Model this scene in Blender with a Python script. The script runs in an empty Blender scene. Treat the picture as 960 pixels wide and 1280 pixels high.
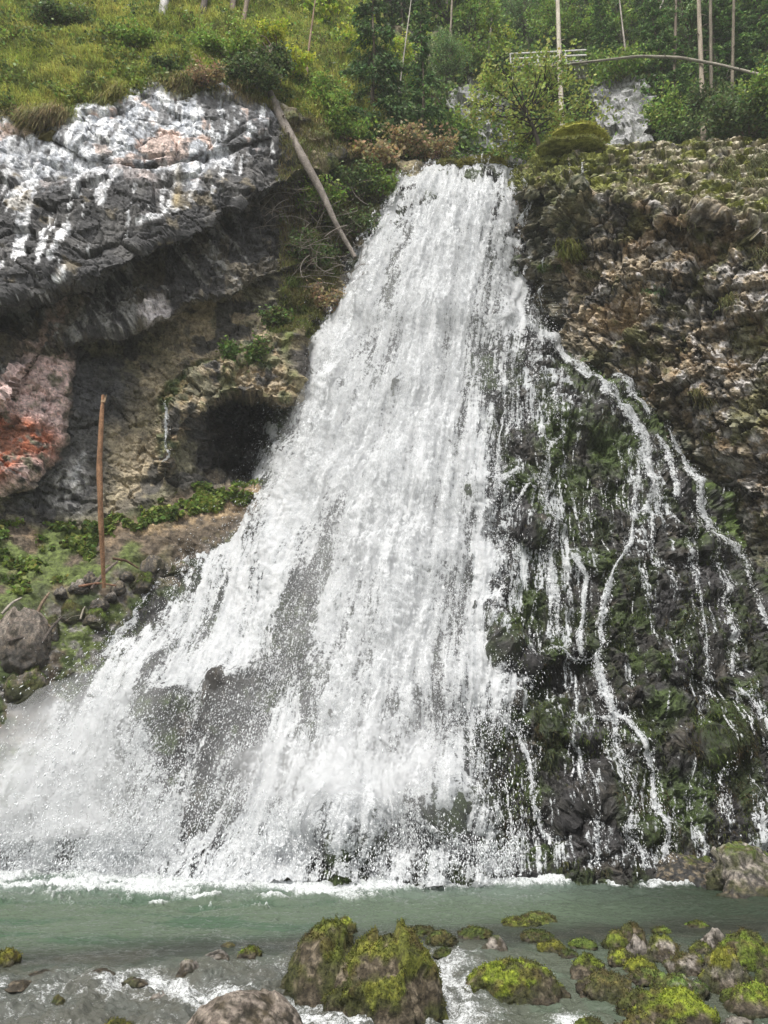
import bpy, math, random
import numpy as np

# ------------------------------------------------------------------ camera, sky, sun, exposure
SC = bpy.context.scene
COL = SC.collection
R = math.radians
PITCH, CAM_H, F = R(18), 3.0, 924.0
cam_data = bpy.data.cameras.new('camera')
cam = bpy.data.objects.new('camera', cam_data)
COL.objects.link(cam)
cam_data.sensor_fit = 'VERTICAL'
cam_data.sensor_height = 36.0
cam_data.lens = F / 1280 * 36.0
cam_data.clip_start = 0.1
cam_data.clip_end = 2000
cam.location = (0, 0, CAM_H)
cam.rotation_euler = (R(90) + PITCH, 0, 0)
SC.camera = cam
SC.view_settings.view_transform = 'Standard'
SC.view_settings.look = 'None'
SC.view_settings.gamma = 1
SC.view_settings.exposure = 0.75
SC.view_settings.use_curve_mapping = False
SC.cycles.max_bounces = 6
SC.cycles.transparent_max_bounces = 24
SC.cycles.diffuse_bounces = 3
SC.cycles.glossy_bounces = 2
SC.cycles.transmission_bounces = 3
SC.cycles.volume_bounces = 1
SC.cycles.use_denoising = True
SC.cycles.denoising_prefilter = 'ACCURATE'

SUN_EL, SUN_AZ = R(58), R(205)      # azimuth: where the sun stands, clockwise from +Y (the view direction)
world = bpy.data.worlds.new("World")
SC.world = world
world.use_nodes = True
wn = world.node_tree
bg = wn.nodes['Background']
sky = wn.nodes.new('ShaderNodeTexSky')
sky.sky_type = 'NISHITA'
sky.sun_disc = False
sky.sun_elevation = SUN_EL
sky.sun_rotation = SUN_AZ
sky.air_density = 1.0
sky.dust_density = 4.0
hs = wn.nodes.new('ShaderNodeHueSaturation')
hs.inputs['Saturation'].default_value = 0.25
wn.links.new(sky.outputs[0], hs.inputs['Color'])
wn.links.new(hs.outputs[0], bg.inputs['Color'])
bg.inputs['Strength'].default_value = 0.11
sl = bpy.data.lights.new('sun', 'SUN')
sl.energy = 2.3
sl.angle = R(8)
sl.color = (1.0, 0.965, 0.90)
so = bpy.data.objects.new('sun', sl)
COL.objects.link(so)
sd = np.array([math.sin(SUN_AZ) * math.cos(SUN_EL), math.cos(SUN_AZ) * math.cos(SUN_EL), math.sin(SUN_EL)])
from mathutils import Vector
so.rotation_euler = Vector(-sd).to_track_quat('-Z', 'Y').to_euler()

# ------------------------------------------------------------------ helpers
def at(px, py, Y):
    """world point seen at photo pixel (px, py) that lies Y metres in front of the camera"""
    px = np.asarray(px, float); py = np.asarray(py, float); Y = np.asarray(Y, float)
    dx = (px - 480) / F
    dy = (640 - py) / F
    yf = math.cos(PITCH) - dy * math.sin(PITCH)
    zf = math.sin(PITCH) + dy * math.cos(PITCH)
    t = Y / yf
    return np.stack(np.broadcast_arrays(dx * t, Y, CAM_H + zf * t), -1)

def on_level(px, py, z):
    dx = (px - 480) / F; dy = (640 - py) / F
    yf = math.cos(PITCH) - dy * math.sin(PITCH); zf = math.sin(PITCH) + dy * math.cos(PITCH)
    t = (z - CAM_H) / zf
    return np.array([dx * t, yf * t, z])

def _h(ix, iy, iz, s):
    h = (ix.astype(np.uint32) * np.uint32(374761393) + iy.astype(np.uint32) * np.uint32(668265263)
         + iz.astype(np.uint32) * np.uint32(2147483647 - 1274126177) + np.uint32((s * 974634777) & 0xffffffff))
    h ^= h >> np.uint32(13); h *= np.uint32(1274126177); h ^= h >> np.uint32(16)
    h *= np.uint32(2246822519); h ^= h >> np.uint32(15)
    return h

def vn(p, s=0):
    """value noise, -1..1, p (...,3)"""
    p = np.asarray(p, np.float32)
    i = np.floor(p).astype(np.int64); f = p - i
    f = f * f * f * (f * (f * 6 - 15) + 10)
    x, y, z = i[..., 0], i[..., 1], i[..., 2]
    def c(a, b, d): return _h(x + a, y + b, z + d, s).astype(np.float32) / np.float32(2147483648.0) - 1
    fx, fy, fz = f[..., 0], f[..., 1], f[..., 2]
    a = c(0,0,0) * (1 - fx) + c(1,0,0) * fx
    b = c(0,1,0) * (1 - fx) + c(1,1,0) * fx
    d = c(0,0,1) * (1 - fx) + c(1,0,1) * fx
    e = c(0,1,1) * (1 - fx) + c(1,1,1) * fx
    return (a * (1 - fy) + b * fy) * (1 - fz) + (d * (1 - fy) + e * fy) * fz

def fbm(p, o=4, s=0, g=0.5, l=2.03):
    r = 0; a = 1; t = 0
    p = np.asarray(p, np.float32)
    for k in range(o):
        r = r + a * vn(p + k * 17.3, s + k); t += a; a *= g; p = p * l
    return r / t * 1.4

def ridge(p, o=4, s=0, g=0.5, l=2.1):
    r = 0; a = 1; t = 0
    p = np.asarray(p, np.float32)
    for k in range(o):
        r = r + a * (1 - 2 * np.abs(vn(p + k * 11.7, s + k))); t += a; a *= g; p = p * l
    return r / t

def facet(p, s=0, tilt=0.8, jit=0.95):
    """blocky fracture: nearest jittered cell gives an offset and a tilted plane; also returns edge distance F2-F1"""
    p = np.asarray(p, np.float32)
    i = np.floor(p).astype(np.int64)
    d1 = np.full(p.shape[:-1], 9., np.float32); d2 = d1.copy(); val = np.zeros_like(d1); cid = np.zeros_like(d1)
    for a in (-1, 0, 1):
        for b in (-1, 0, 1):
            for c in (-1, 0, 1):
                x, y, z = i[..., 0] + a, i[..., 1] + b, i[..., 2] + c
                h = _h(x, y, z, s)
                r1 = (h & np.uint32(1023)).astype(np.float32) / 1023
                r2 = ((h >> np.uint32(10)) & np.uint32(1023)).astype(np.float32) / 1023
                r3 = ((h >> np.uint32(20)) & np.uint32(1023)).astype(np.float32) / 1023
                dx = p[..., 0] - (x + .5 + (r1 - .5) * jit); dy = p[..., 1] - (y + .5 + (r2 - .5) * jit); dz = p[..., 2] - (z + .5 + (r3 - .5) * jit)
                d = dx * dx + dy * dy + dz * dz
                m = d < d1
                h2 = _h(x + 71, y, z, s)
                q1 = (h2 & np.uint32(1023)).astype(np.float32) / 1023 - .5
                q2 = ((h2 >> np.uint32(10)) & np.uint32(1023)).astype(np.float32) / 1023 - .5
                q3 = ((h2 >> np.uint32(20)) & np.uint32(1023)).astype(np.float32) / 1023 - .5
                v = q1 * 2 * tilt * dx + q2 * 2 * tilt * dz + q3
                d2 = np.where(m, d1, np.minimum(d2, d))
                val = np.where(m, v, val); cid = np.where(m, q1 + .5, cid)
                d1 = np.where(m, d, d1)
    return val, np.sqrt(d2) - np.sqrt(d1), cid

def sm(a, b, x):
    t = np.clip((x - a) / (b - a), 0, 1)
    return t * t * (3 - 2 * t)

def mix(a, b, t):
    return a + (b - a) * t

def mixc(c, col, m):
    return c + (np.array(col, float) - c) * np.asarray(m)[..., None]

def rbf(pts):
    """smooth depth field through scattered (px, py, Y) control points"""
    P = np.array(pts, float)
    X = P[:, :2] / 300.0
    n = len(P)
    d = np.linalg.norm(X[:, None] - X[None], axis=-1)
    A = np.zeros((n + 3, n + 3))
    A[:n, :n] = d + np.eye(n) * 0.0
    A[:n, n] = 1; A[:n, n + 1:] = X
    A[n, :n] = 1; A[n + 1:, :n] = X.T
    w = np.linalg.solve(A, np.concatenate([P[:, 2], [0, 0, 0]]))
    def f(px, py):
        x = np.asarray(px, float) / 300; y = np.asarray(py, float) / 300
        r = w[n] + w[n + 1] * x + w[n + 2] * y
        for k in range(n):
            r = r + w[k] * np.sqrt((x - X[k, 0]) ** 2 + (y - X[k, 1]) ** 2 + 0.004)
        return r
    return f

def segdist(px, py, pts, closed=False):
    """distance to a polyline, and parameter 0..1 along it"""
    P = np.array(pts, float)
    if closed: P = np.vstack([P, P[:1]])
    best = np.full(np.shape(px), 1e9); par = np.zeros(np.shape(px))
    L = np.concatenate([[0], np.cumsum(np.linalg.norm(P[1:, :2] - P[:-1, :2], axis=1))])
    for k in range(len(P) - 1):
        a = P[k]; b = P[k + 1]; v = b[:2] - a[:2]; l2 = max(v @ v, 1e-9)
        t = np.clip(((px - a[0]) * v[0] + (py - a[1]) * v[1]) / l2, 0, 1)
        d = np.hypot(px - a[0] - t * v[0], py - a[1] - t * v[1])
        m = d < best
        best = np.where(m, d, best); par = np.where(m, (L[k] + t * math.sqrt(l2)) / L[-1], par)
    return best, par

def inside(px, py, pts):
    r = np.zeros(np.shape(px), bool); n = len(pts)
    for k in range(n):
        x1, y1 = pts[k]; x2, y2 = pts[(k + 1) % n]
        if y1 == y2: continue
        c = ((py < y1) != (py < y2)) & (px < (x2 - x1) * (py - y1) / (y2 - y1) + x1)
        r ^= c
    return r

def pmask(px, py, pts, soft=8):
    """soft polygon mask, 1 inside"""
    d, _ = segdist(px, py, pts, True)
    s = np.where(inside(px, py, pts), d, -d)
    return sm(-soft, soft, s)

def above(px, py, line, soft=1):
    """signed px distance below (+) / above (-) a left-to-right polyline"""
    L = np.array(line, float)
    return py - np.interp(px, L[:, 0], L[:, 1])

def tag(o, label, cat, group=None, kind=None):
    if label: o['label'] = label
    if cat: o['category'] = cat
    if group: o['group'] = group
    if kind: o['kind'] = kind
    return o

def empty(name, loc, label, cat, group=None, rz=0):
    o = bpy.data.objects.new(name, None)
    COL.objects.link(o)
    o.location = loc; o.rotation_euler = (0, 0, rz)
    o.empty_display_size = .2
    return tag(o, label, cat, group)

def raw_mesh(name, V, Fc, mat, parent=None, col=None, attrs=None, org=None, smooth=True, local=False):
    """V (n,3), Fc (m,k) with k = 3 or 4; vertices are world coordinates; org or the parent's place becomes the origin"""
    V = np.asarray(V, np.float64).reshape(-1, 3); Fc = np.asarray(Fc, np.int32)
    if not local:
        q = parent; off = np.zeros(3)
        while q: off += np.array(q.location); q = q.parent
        if org is not None: off = np.array(org, float)
        V = V - off
    V = V.astype(np.float32)
    me = bpy.data.meshes.new(name)
    k = Fc.shape[1]
    me.vertices.add(len(V)); me.loops.add(Fc.size); me.polygons.add(len(Fc))
    me.vertices.foreach_set('co', V.ravel())
    me.loops.foreach_set('vertex_index', Fc.ravel())
    me.polygons.foreach_set('loop_start', np.arange(len(Fc), dtype=np.int32) * k)
    me.update(calc_edges=True)
    me.polygons.foreach_set('use_smooth', np.full(len(Fc), smooth))
    if col is not None:
        c = np.ones((len(V), 4), np.float32); c[:, :3] = np.clip(np.asarray(col, np.float32).reshape(-1, 3), 0, 1)
        at_ = me.attributes.new('col', 'FLOAT_COLOR', 'POINT'); at_.data.foreach_set('color', c.ravel())
    for n, a in (attrs or {}).items():
        a = np.asarray(a, np.float32)
        if a.ndim > 1 and a.shape[-1] == 3:
            q = me.attributes.new(n, 'FLOAT_VECTOR', 'POINT'); q.data.foreach_set('vector', a.ravel())
        else:
            q = me.attributes.new(n, 'FLOAT', 'POINT'); q.data.foreach_set('value', a.ravel())
    me.materials.append(mat)
    me.validate()
    o = bpy.data.objects.new(name, me)
    COL.objects.link(o)
    if parent: o.parent = parent
    if org is not None: o.location = org
    return o

def gridf(ny, nx):
    i = np.arange(nx - 1)[None] + np.arange(ny - 1)[:, None] * nx
    return np.stack([i, i + nx, i + nx + 1, i + 1], -1).reshape(-1, 4)

def normals(P):
    du = np.gradient(P, axis=1); dv = np.gradient(P, axis=0)
    n = np.cross(dv, du)                       # towards the camera
    n /= np.linalg.norm(n, axis=-1, keepdims=True) + 1e-9
    return n

def blur(a, k):
    for ax in (0, 1):
        for _ in range(2):
            pad = [(0, 0)] * a.ndim; pad[ax] = (k, k)
            b = np.pad(a, pad, mode='edge'); c = np.cumsum(b, axis=ax)
            c = np.concatenate([np.zeros_like(np.take(c, [0], ax)), c], ax)
            n = a.shape[ax]
            hi = np.take(c, np.arange(2 * k + 1, 2 * k + 1 + n), ax); lo = np.take(c, np.arange(n), ax)
            a = (hi - lo) / (2 * k + 1)
    return a

def sample(G, px0, py0, step, px, py):
    """bilinear lookup in a grid laid out by (py, px)"""
    x = np.clip((np.asarray(px, float) - px0) / step, 0, G.shape[1] - 1.001)
    y = np.clip((np.asarray(py, float) - py0) / step, 0, G.shape[0] - 1.001)
    i = x.astype(int); j = y.astype(int); fx = x - i; fy = y - j
    if G.ndim == 3: fx = fx[..., None]; fy = fy[..., None]
    return (G[j, i] * (1 - fx) + G[j, i + 1] * fx) * (1 - fy) + (G[j + 1, i] * (1 - fx) + G[j + 1, i + 1] * fx) * fy

# ------------------------------------------------------------------ materials
def nmat(name):
    m = bpy.data.materials.new(name); m.use_nodes = True
    nt = m.node_tree
    b = nt.nodes['Principled BSDF']
    return m, nt, b

def nd(nt, t, **k):
    n = nt.nodes.new(t)
    for a, v in k.items():
        if a.startswith('i_'): n.inputs[a[2:].replace('_', ' ')].default_value = v
        else: setattr(n, a, v)
    return n

def math_node(nt, op, a, b=None, clamp=False):
    n = nt.nodes.new('ShaderNodeMath'); n.operation = op; n.use_clamp = clamp
    for k, v in ((0, a), (1, b)):
        if v is None: continue
        if isinstance(v, (int, float)): n.inputs[k].default_value = v
        else: nt.links.new(v, n.inputs[k])
    return n.outputs[0]

def rock_mat(name, rough=0.75, scale=6.0, vary=0.45, bump=0.6, dist=0.03, spec=0.4, wet=False):
    m, nt, b = nmat(name)
    a = nd(nt, 'ShaderNodeAttribute', attribute_name='col')
    tc = nd(nt, 'ShaderNodeTexCoord')
    n1 = nd(nt, 'ShaderNodeTexNoise'); n1.inputs['Scale'].default_value = scale; n1.inputs['Detail'].default_value = 8; n1.inputs['Roughness'].default_value = 0.68
    nt.links.new(tc.outputs['Object'], n1.inputs['Vector'])
    n2 = nd(nt, 'ShaderNodeTexNoise'); n2.inputs['Scale'].default_value = scale * 3.7; n2.inputs['Detail'].default_value = 6; n2.inputs['Roughness'].default_value = 0.7
    nt.links.new(tc.outputs['Object'], n2.inputs['Vector'])
    vo = nd(nt, 'ShaderNodeTexVoronoi'); vo.inputs['Scale'].default_value = scale * 2.6; vo.inputs['Randomness'].default_value = 1
    wv = nd(nt, 'ShaderNodeVectorMath', operation='ADD'); nt.links.new(tc.outputs['Object'], wv.inputs[0])
    sv = nd(nt, 'ShaderNodeVectorMath', operation='SCALE'); nt.links.new(n1.outputs['Color'], sv.inputs[0]); sv.inputs['Scale'].default_value = 1.2 / scale; nt.links.new(sv.outputs[0], wv.inputs[1])
    nt.links.new(wv.outputs[0], vo.inputs['Vector'])
    bw = nd(nt, 'ShaderNodeRGBToBW'); nt.links.new(vo.outputs['Color'], bw.inputs[0])
    s = math_node(nt, 'ADD', math_node(nt, 'ADD', math_node(nt, 'MULTIPLY', n1.outputs[0], .45), math_node(nt, 'MULTIPLY', n2.outputs[0], .38)), math_node(nt, 'MULTIPLY', bw.outputs[0], .17))
    mr = nd(nt, 'ShaderNodeMapRange'); nt.links.new(s, mr.inputs[0])
    mr.inputs[1].default_value = .39; mr.inputs[2].default_value = .61
    mr.inputs[3].default_value = 1 - vary; mr.inputs[4].default_value = 1 + vary
    mx = nd(nt, 'ShaderNodeVectorMath', operation='SCALE')
    nt.links.new(a.outputs['Color'], mx.inputs[0]); nt.links.new(mr.outputs[0], mx.inputs['Scale'])
    nt.links.new(mx.outputs[0], b.inputs['Base Color'])
    bp = nd(nt, 'ShaderNodeBump'); bp.inputs['Strength'].default_value = bump; bp.inputs['Distance'].default_value = dist
    nt.links.new(s, bp.inputs['Height']); nt.links.new(bp.outputs[0], b.inputs['Normal'])
    b.inputs['Roughness'].default_value = rough
    b.inputs['Specular IOR Level'].default_value = spec
    if wet:
        w = nd(nt, 'ShaderNodeAttribute', attribute_name='wet')
        r = nd(nt, 'ShaderNodeMapRange'); nt.links.new(w.outputs['Fac'], r.inputs[0]); r.inputs[3].default_value = rough; r.inputs[4].default_value = .36
        nt.links.new(r.outputs[0], b.inputs['Roughness'])
    return m

def leaf_mat(name, trans=0.35, rough=0.55):
    """vertex-coloured leaf: diffuse, a little sheen, light coming through"""
    m, nt, b = nmat(name)
    a = nd(nt, 'ShaderNodeAttribute', attribute_name='col')
    nt.links.new(a.outputs['Color'], b.inputs['Base Color'])
    b.inputs['Roughness'].default_value = rough; b.inputs['Specular IOR Level'].default_value = .25
    tr = nd(nt, 'ShaderNodeBsdfTranslucent'); nt.links.new(a.outputs['Color'], tr.inputs['Color'])
    mx = nd(nt, 'ShaderNodeMixShader'); mx.inputs[0].default_value = trans
    nt.links.new(b.outputs[0], mx.inputs[1]); nt.links.new(tr.outputs[0], mx.inputs[2])
    nt.links.new(mx.outputs[0], nt.nodes['Material Output'].inputs['Surface'])
    return m

def flat_mat(name, c, rough=.7, vary=.3, scale=8, metallic=0, bump=.3, dist=.02, stretch=(1, 1, 1)):
    m, nt, b = nmat(name)
    tc = nd(nt, 'ShaderNodeTexCoord'); mp = nd(nt, 'ShaderNodeMapping'); mp.inputs['Scale'].default_value = stretch
    nt.links.new(tc.outputs['Object'], mp.inputs[0])
    n = nd(nt, 'ShaderNodeTexNoise'); n.inputs['Scale'].default_value = scale; n.inputs['Detail'].default_value = 7; n.inputs['Roughness'].default_value = .65
    nt.links.new(mp.outputs[0], n.inputs['Vector'])
    r = nd(nt, 'ShaderNodeMapRange'); nt.links.new(n.outputs[0], r.inputs[0]); r.inputs[1].default_value = .3; r.inputs[2].default_value = .7
    r.inputs[3].default_value = 1 - vary; r.inputs[4].default_value = 1 + vary
    v = nd(nt, 'ShaderNodeVectorMath', operation='SCALE'); v.inputs[0].default_value = c; nt.links.new(r.outputs[0], v.inputs['Scale'])
    nt.links.new(v.outputs[0], b.inputs['Base Color'])
    bp = nd(nt, 'ShaderNodeBump'); bp.inputs['Strength'].default_value = bump; bp.inputs['Distance'].default_value = dist
    nt.links.new(n.outputs[0], bp.inputs['Height']); nt.links.new(bp.outputs[0], b.inputs['Normal'])
    b.inputs['Roughness'].default_value = rough; b.inputs['Metallic'].default_value = metallic
    return m

M_ROCK = rock_mat('limestone', rough=.8, scale=5.0, vary=.5, bump=1.0, dist=.05)
M_WETROCK = rock_mat('wet_tufa', rough=.75, scale=5.0, vary=.6, bump=1.0, dist=.08, wet=True, spec=.45)
M_SOIL = rock_mat('soil', rough=.95, scale=5.0, vary=.5, bump=.8, dist=.05, spec=.15)
M_LEAF = leaf_mat('leaf')
M_BARK = rock_mat('bark', rough=.9, scale=12, vary=.4, bump=.6, dist=.02, spec=.2)
# ------------------------------------------------------------------ the rock faces
def strata(P, dirv, thick, s):
    """layered steps across a bedding direction"""
    q = P @ np.array(dirv) / thick + fbm(P / 2.2, 3, s) * .8
    f = q - np.floor(q)
    return sm(0, .25, f) * (1 - sm(.8, 1, f)) - .5 + (vn(np.stack([np.floor(q), P[..., 0] / 2.5, P[..., 2] / 4], -1), s + 3)) * .5

# ---- left: overhanging limestone cliff
LIP1 = [(-350, 430), (0, 374), (60, 362), (110, 350), (150, 338), (190, 312), (245, 283), (300, 258), (350, 236), (380, 215), (560, 150)]
LIP2 = [(-350, 620), (0, 500), (14, 478), (45, 440), (100, 425), (150, 416), (185, 406), (215, 396), (236, 381), (280, 366), (320, 354), (350, 338), (400, 318), (560, 280)]
z1 = rbf([(-350, 50, 25.5), (-350, 400, 22.5), (0, 60, 26), (0, 130, 24.8), (0, 360, 23.2), (150, 110, 25.8), (150, 330, 24.6), (250, 200, 25.8), (340, 110, 28), (345, 225, 27.6), (400, 150, 28.6), (500, 200, 30.5), (560, 150, 32), (560, 0, 34)])
z2 = rbf([(-350, 450, 24), (-350, 600, 23.2), (0, 390, 25.4), (0, 490, 24.4), (100, 370, 25.8), (100, 420, 25.2), (200, 330, 26.6), (200, 395, 26.0), (300, 280, 27.6), (300, 350, 27.0), (345, 240, 28.6), (345, 330, 28.2), (400, 300, 29), (450, 300, 30), (560, 250, 31)])
z3 = rbf([(-350, 650, 24), (-300, 760, 22), (-300, 900, 20), (0, 440, 25.9), (30, 500, 25.3), (30, 600, 25.2), (90, 520, 26.6), (60, 640, 26.2), (140, 440, 27), (200, 430, 27.4), (200, 600, 27.2), (130, 620, 26.9), (300, 400, 28.0), (350, 380, 28.2), (350, 470, 28.0), (450, 330, 29.6), (450, 450, 29.5), (250, 610, 27.8),
          (0, 655, 25.6), (0, 740, 23.7), (0, 850, 22.1), (150, 650, 26.6), (150, 740, 24.8), (100, 830, 23.2), (300, 620, 27.6), (260, 680, 26.2), (350, 600, 28.2), (0, 1000, 21.6), (200, 850, 26), (400, 700, 29), (560, 600, 31), (560, 300, 31.5), (400, 1000, 28), (560, 1000, 29)])
PX0, PX1, PY0, PY1, ST = -350, 566, 40, 1010, 1.8
gx, gy = np.meshgrid(np.arange(PX0, PX1, ST), np.arange(PY0, PY1, ST))
B0 = at(gx, gy, z1(gx, gy))
wob = fbm(B0 / 1.5, 4, 5) * 9
s1 = above(gx, gy, LIP1) + wob; s2 = above(gx, gy, LIP2) + wob * .7
Y = mix(z1(gx, gy), z2(gx, gy), sm(-2, 10, s1)); Y = mix(Y, z3(gx, gy), sm(-2, 9, s2))
# cave, wet pocket, red boulder-like bulge
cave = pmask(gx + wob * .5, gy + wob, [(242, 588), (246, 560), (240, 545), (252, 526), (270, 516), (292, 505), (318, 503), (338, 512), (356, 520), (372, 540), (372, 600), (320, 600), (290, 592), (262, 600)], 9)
Y = Y + 4.2 * cave * sm(236, 300, gx) + .6 * cave * fbm(B0 / .5, 3, 8)
arch = pmask(gx, gy, [(196, 500), (225, 462), (262, 440), (300, 425), (380, 400), (380, 505), (300, 503), (262, 508), (240, 530), (222, 560), (205, 600), (196, 560)], 10)
Y = Y - 0.8 * arch
pocket = pmask(gx, gy, [(197, 498), (232, 458), (275, 436), (262, 452), (236, 470), (224, 500), (212, 520), (202, 518)], 4)
Y = Y + .5 * pocket
lean = pmask(gx + wob * 1.3, gy + wob * .8, [(-60, 500), (0, 470), (60, 440), (92, 445), (82, 500), (70, 560), (40, 600), (0, 620), (-60, 620)], 8)
Y = Y - .5 * lean
crack = segdist(gx + wob, gy, [(0, 130), (60, 175), (110, 205), (170, 212), (240, 200), (300, 185), (345, 175)])[0]
Y = Y + .35 * np.exp(-(crack / 5) ** 2) - .25 * sm(0, 40, above(gx, gy, [(0, 205), (60, 205), (170, 215), (250, 205), (350, 185)])) * (1 - sm(-2, 10, s1))
gtop = np.interp(gx, [-350, 0, 50, 100, 150, 250, 330, 350, 400, 430, 566], [165, 140, 140, 125, 102, 96, 108, 118, 150, 190, 205]) - gy
Y = Y + .06 * np.clip(gtop, 0, 90) + 4.5 * sm(-4, 8, gtop)
P = at(gx, gy, Y)
N = normals(blur(P, 2))
soilz = sm(0, 14, above(gx, gy, [(-350, 690), (0, 652), (100, 648), (140, 645), (200, 622), (250, 598), (350, 597), (560, 560)]))
bank = sm(-12, 12, gx - np.interp(gy, [40, 200, 330, 420, 520, 600], [330, 372, 392, 352, 372, 352]))   # vegetated bank next to the fall
up = 1 - sm(-2, 10, s1); mid = sm(-2, 10, s1) * (1 - sm(-2, 9, s2)); low = sm(-2, 9, s2) * (1 - soilz)
Pn = P / 1.0
fa, fe, fc = facet(Pn * np.array([.55, .55, .8]) + fbm(P / 1.2, 3, 9)[..., None] * .15, 3)
fb, fe2, fc2 = facet(Pn * np.array([1.9, 1.9, 2.6]) + fbm(P / .5, 2, 19)[..., None] * .3, 8)
f3, fe3, fc3 = facet(Pn * 5.5 + fbm(P / .3, 2, 20)[..., None] * .4, 12)
big = fbm(P / 2.8, 3, 2)
rockd = .50 * big + .27 * fa + .07 * fb + .025 * f3 + .03 * ridge(P * np.array([3, 3, 1.1]), 3, 4) + .07 * fbm(P * np.array([1.3, 1.3, .35]), 3, 32) + low * (.12 * fb + .03 * f3)
rockd = rockd - .10 * np.exp(-(fe / .05) ** 2) - .05 * np.exp(-(fe2 / .07) ** 2)
slab = .35 * big + .20 * fa + .06 * fb + .04 * ridge(P / .4, 3, 4) + .12 * fbm(P * np.array([2, 2, .5]), 3, 31)
soild = .25 * fbm(P / 1.2, 4, 6) + .10 * fbm(P / .3, 3, 7)
fine = fbm(P / .13, 3, 77)
ltop0 = (1 - sm(-25, 35, above(gx, gy, [(-350, 180), (0, 190), (60, 215), (100, 190), (170, 205), (240, 215), (290, 195), (330, 150), (350, 110)]))) * up
rockd = rockd * (1 - .45 * ltop0) + ltop0 * (.05 * ridge(P * np.array([3, 2, .6]), 3, 35) - .10 * np.exp(-(fe / .03) ** 2))
slab = slab + .10 * f3 + .16 * fb
D = up * rockd + mid * slab + low * (rockd * (.75 + .35 * arch)) + soilz * soild + .02 * fine
D = mix(D, .5 * big + .35 * fa + .2 * fbm(P / .5, 4, 40), bank * (1 - soilz))
P = P + N * D[..., None]
# colours
stv = fbm(P * np.array([1.5, 1.0, .22]), 5, 50); stf = fbm(P * np.array([5, 3, .5]), 4, 51)
blot = fbm(P / .9, 5, 52); blf = fbm(P / .25, 4, 53)
c = np.zeros(P.shape); c[:] = (.045, .044, .045)
c = mixc(c, (.085, .082, .08), sm(.1, .3, blot))
ltop = (1 - sm(-25, 35, above(gx, gy, [(-350, 180), (0, 190), (60, 215), (100, 190), (170, 205), (240, 215), (290, 195), (330, 150), (350, 110)]) + blot * 30)) * up
def strk(pts, w, jit=1.0):
    d, _ = segdist(gx + wob * .5 * jit, gy, pts); return np.exp(-(d / w) ** 2)
wf = stv * .55 + stf * .5 + .25 * blf
dkp = np.maximum(pmask(gx + wob, gy + wob, [(252, 118), (300, 112), (345, 125), (345, 172), (300, 190), (262, 180), (256, 150)], 8), pmask(gx + wob, gy + wob, [(76, 112), (112, 108), (104, 150), (84, 148)], 8))
c = mixc(c, (.12, .12, .125), ltop * .8)
white = sm(-.16, .06, wf + .36 - .42 * dkp - .25 * np.exp(-(crack / 6) ** 2)) * ltop
c = mixc(c, (.33, .345, .375), white)
c = mixc(c, (.60, .61, .63), white * sm(.0, .14, stf * .7 + blf * .6 + .1 * vn(P / .12, 64)))
c = mixc(c, (.46, .36, .32), white * sm(.02, .2, fbm(P / .8, 3, 60) - .25 + .5 * np.exp(-(np.hypot(gx - 200, (gy - 185) * .6) / 35) ** 2)))
c = mixc(c, (.06, .058, .06), white * .8 * sm(.34, .44, fbm(P * np.array([4, 3, .8]), 4, 65)))
stre = (1 - ltop) * up
au = np.zeros(gx.shape)
for pts, w in (([(216, 205), (212, 235), (206, 268)], 13), ([(42, 186), (34, 240), (20, 322)], 10), ([(66, 262), (50, 322)], 7), ([(86, 282), (66, 330)], 6), ([(290, 190), (268, 240)], 6), ([(118, 214), (128, 250)], 9), ([(168, 285), (230, 262)], 5), ([(310, 196), (300, 212)], 9), ([(246, 214), (240, 250)], 5), ([(8, 200), (4, 250)], 8), ([(160, 300), (172, 240)], 4), ([(92, 200), (96, 240)], 6)):
    au = np.maximum(au, strk(pts, w))
sw = sm(.0, .12, wf * .8 - .30 + .55 * au)
c = mixc(c, (.34, .345, .36), stre * sw); c = mixc(c, (.55, .55, .56), stre * sw * sm(.02, .14, stf + blf * .5))
c = mixc(c, (.22, .18, .11), stre * .7 * strk([(224, 205), (218, 255)], 5) + stre * sm(.5, .6, fbm(P / 1.2, 4, 66)) * .4)
stm = fbm((P + np.stack([P[..., 2] * .7, 0 * P[..., 0], 0 * P[..., 0]], -1)) * np.array([2.2, 1.4, .35]), 5, 70)
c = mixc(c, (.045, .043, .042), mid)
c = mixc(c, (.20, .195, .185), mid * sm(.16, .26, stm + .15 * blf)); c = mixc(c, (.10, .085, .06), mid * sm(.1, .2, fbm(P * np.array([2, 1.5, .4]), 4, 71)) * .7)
wht = pmask(gx + wob, gy + wob * .5, [(178, 395), (185, 372), (205, 370), (216, 385), (206, 402), (186, 405)], 5) * mid
c = mixc(c, (.40, .37, .37), wht)
brn = segdist(gx, gy, [(35, 440), (60, 415), (72, 395), (95, 372)])[0]
c = mixc(c, (.27, .20, .17), mid * np.exp(-(brn / 12) ** 2) * sm(-.3, .2, stf))
c = mixc(c, (.13, .12, .08), (low))
c = mixc(c, (.26, .215, .15), low * sm(-.02, .18, fbm(P / 1.6, 4, 80)) * sm(100, 170, gx))
c = mixc(c, (.06, .056, .05), low * sm(.05, .2, fbm(P / .7, 4, 81) + .15 * (gy < 440)))
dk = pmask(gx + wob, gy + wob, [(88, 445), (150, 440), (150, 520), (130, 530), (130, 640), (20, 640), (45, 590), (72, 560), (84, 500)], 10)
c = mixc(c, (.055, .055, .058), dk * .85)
gry = pmask(gx + wob, gy, [(62, 612), (85, 575), (100, 568), (106, 600), (100, 640), (62, 635)], 7)
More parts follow.
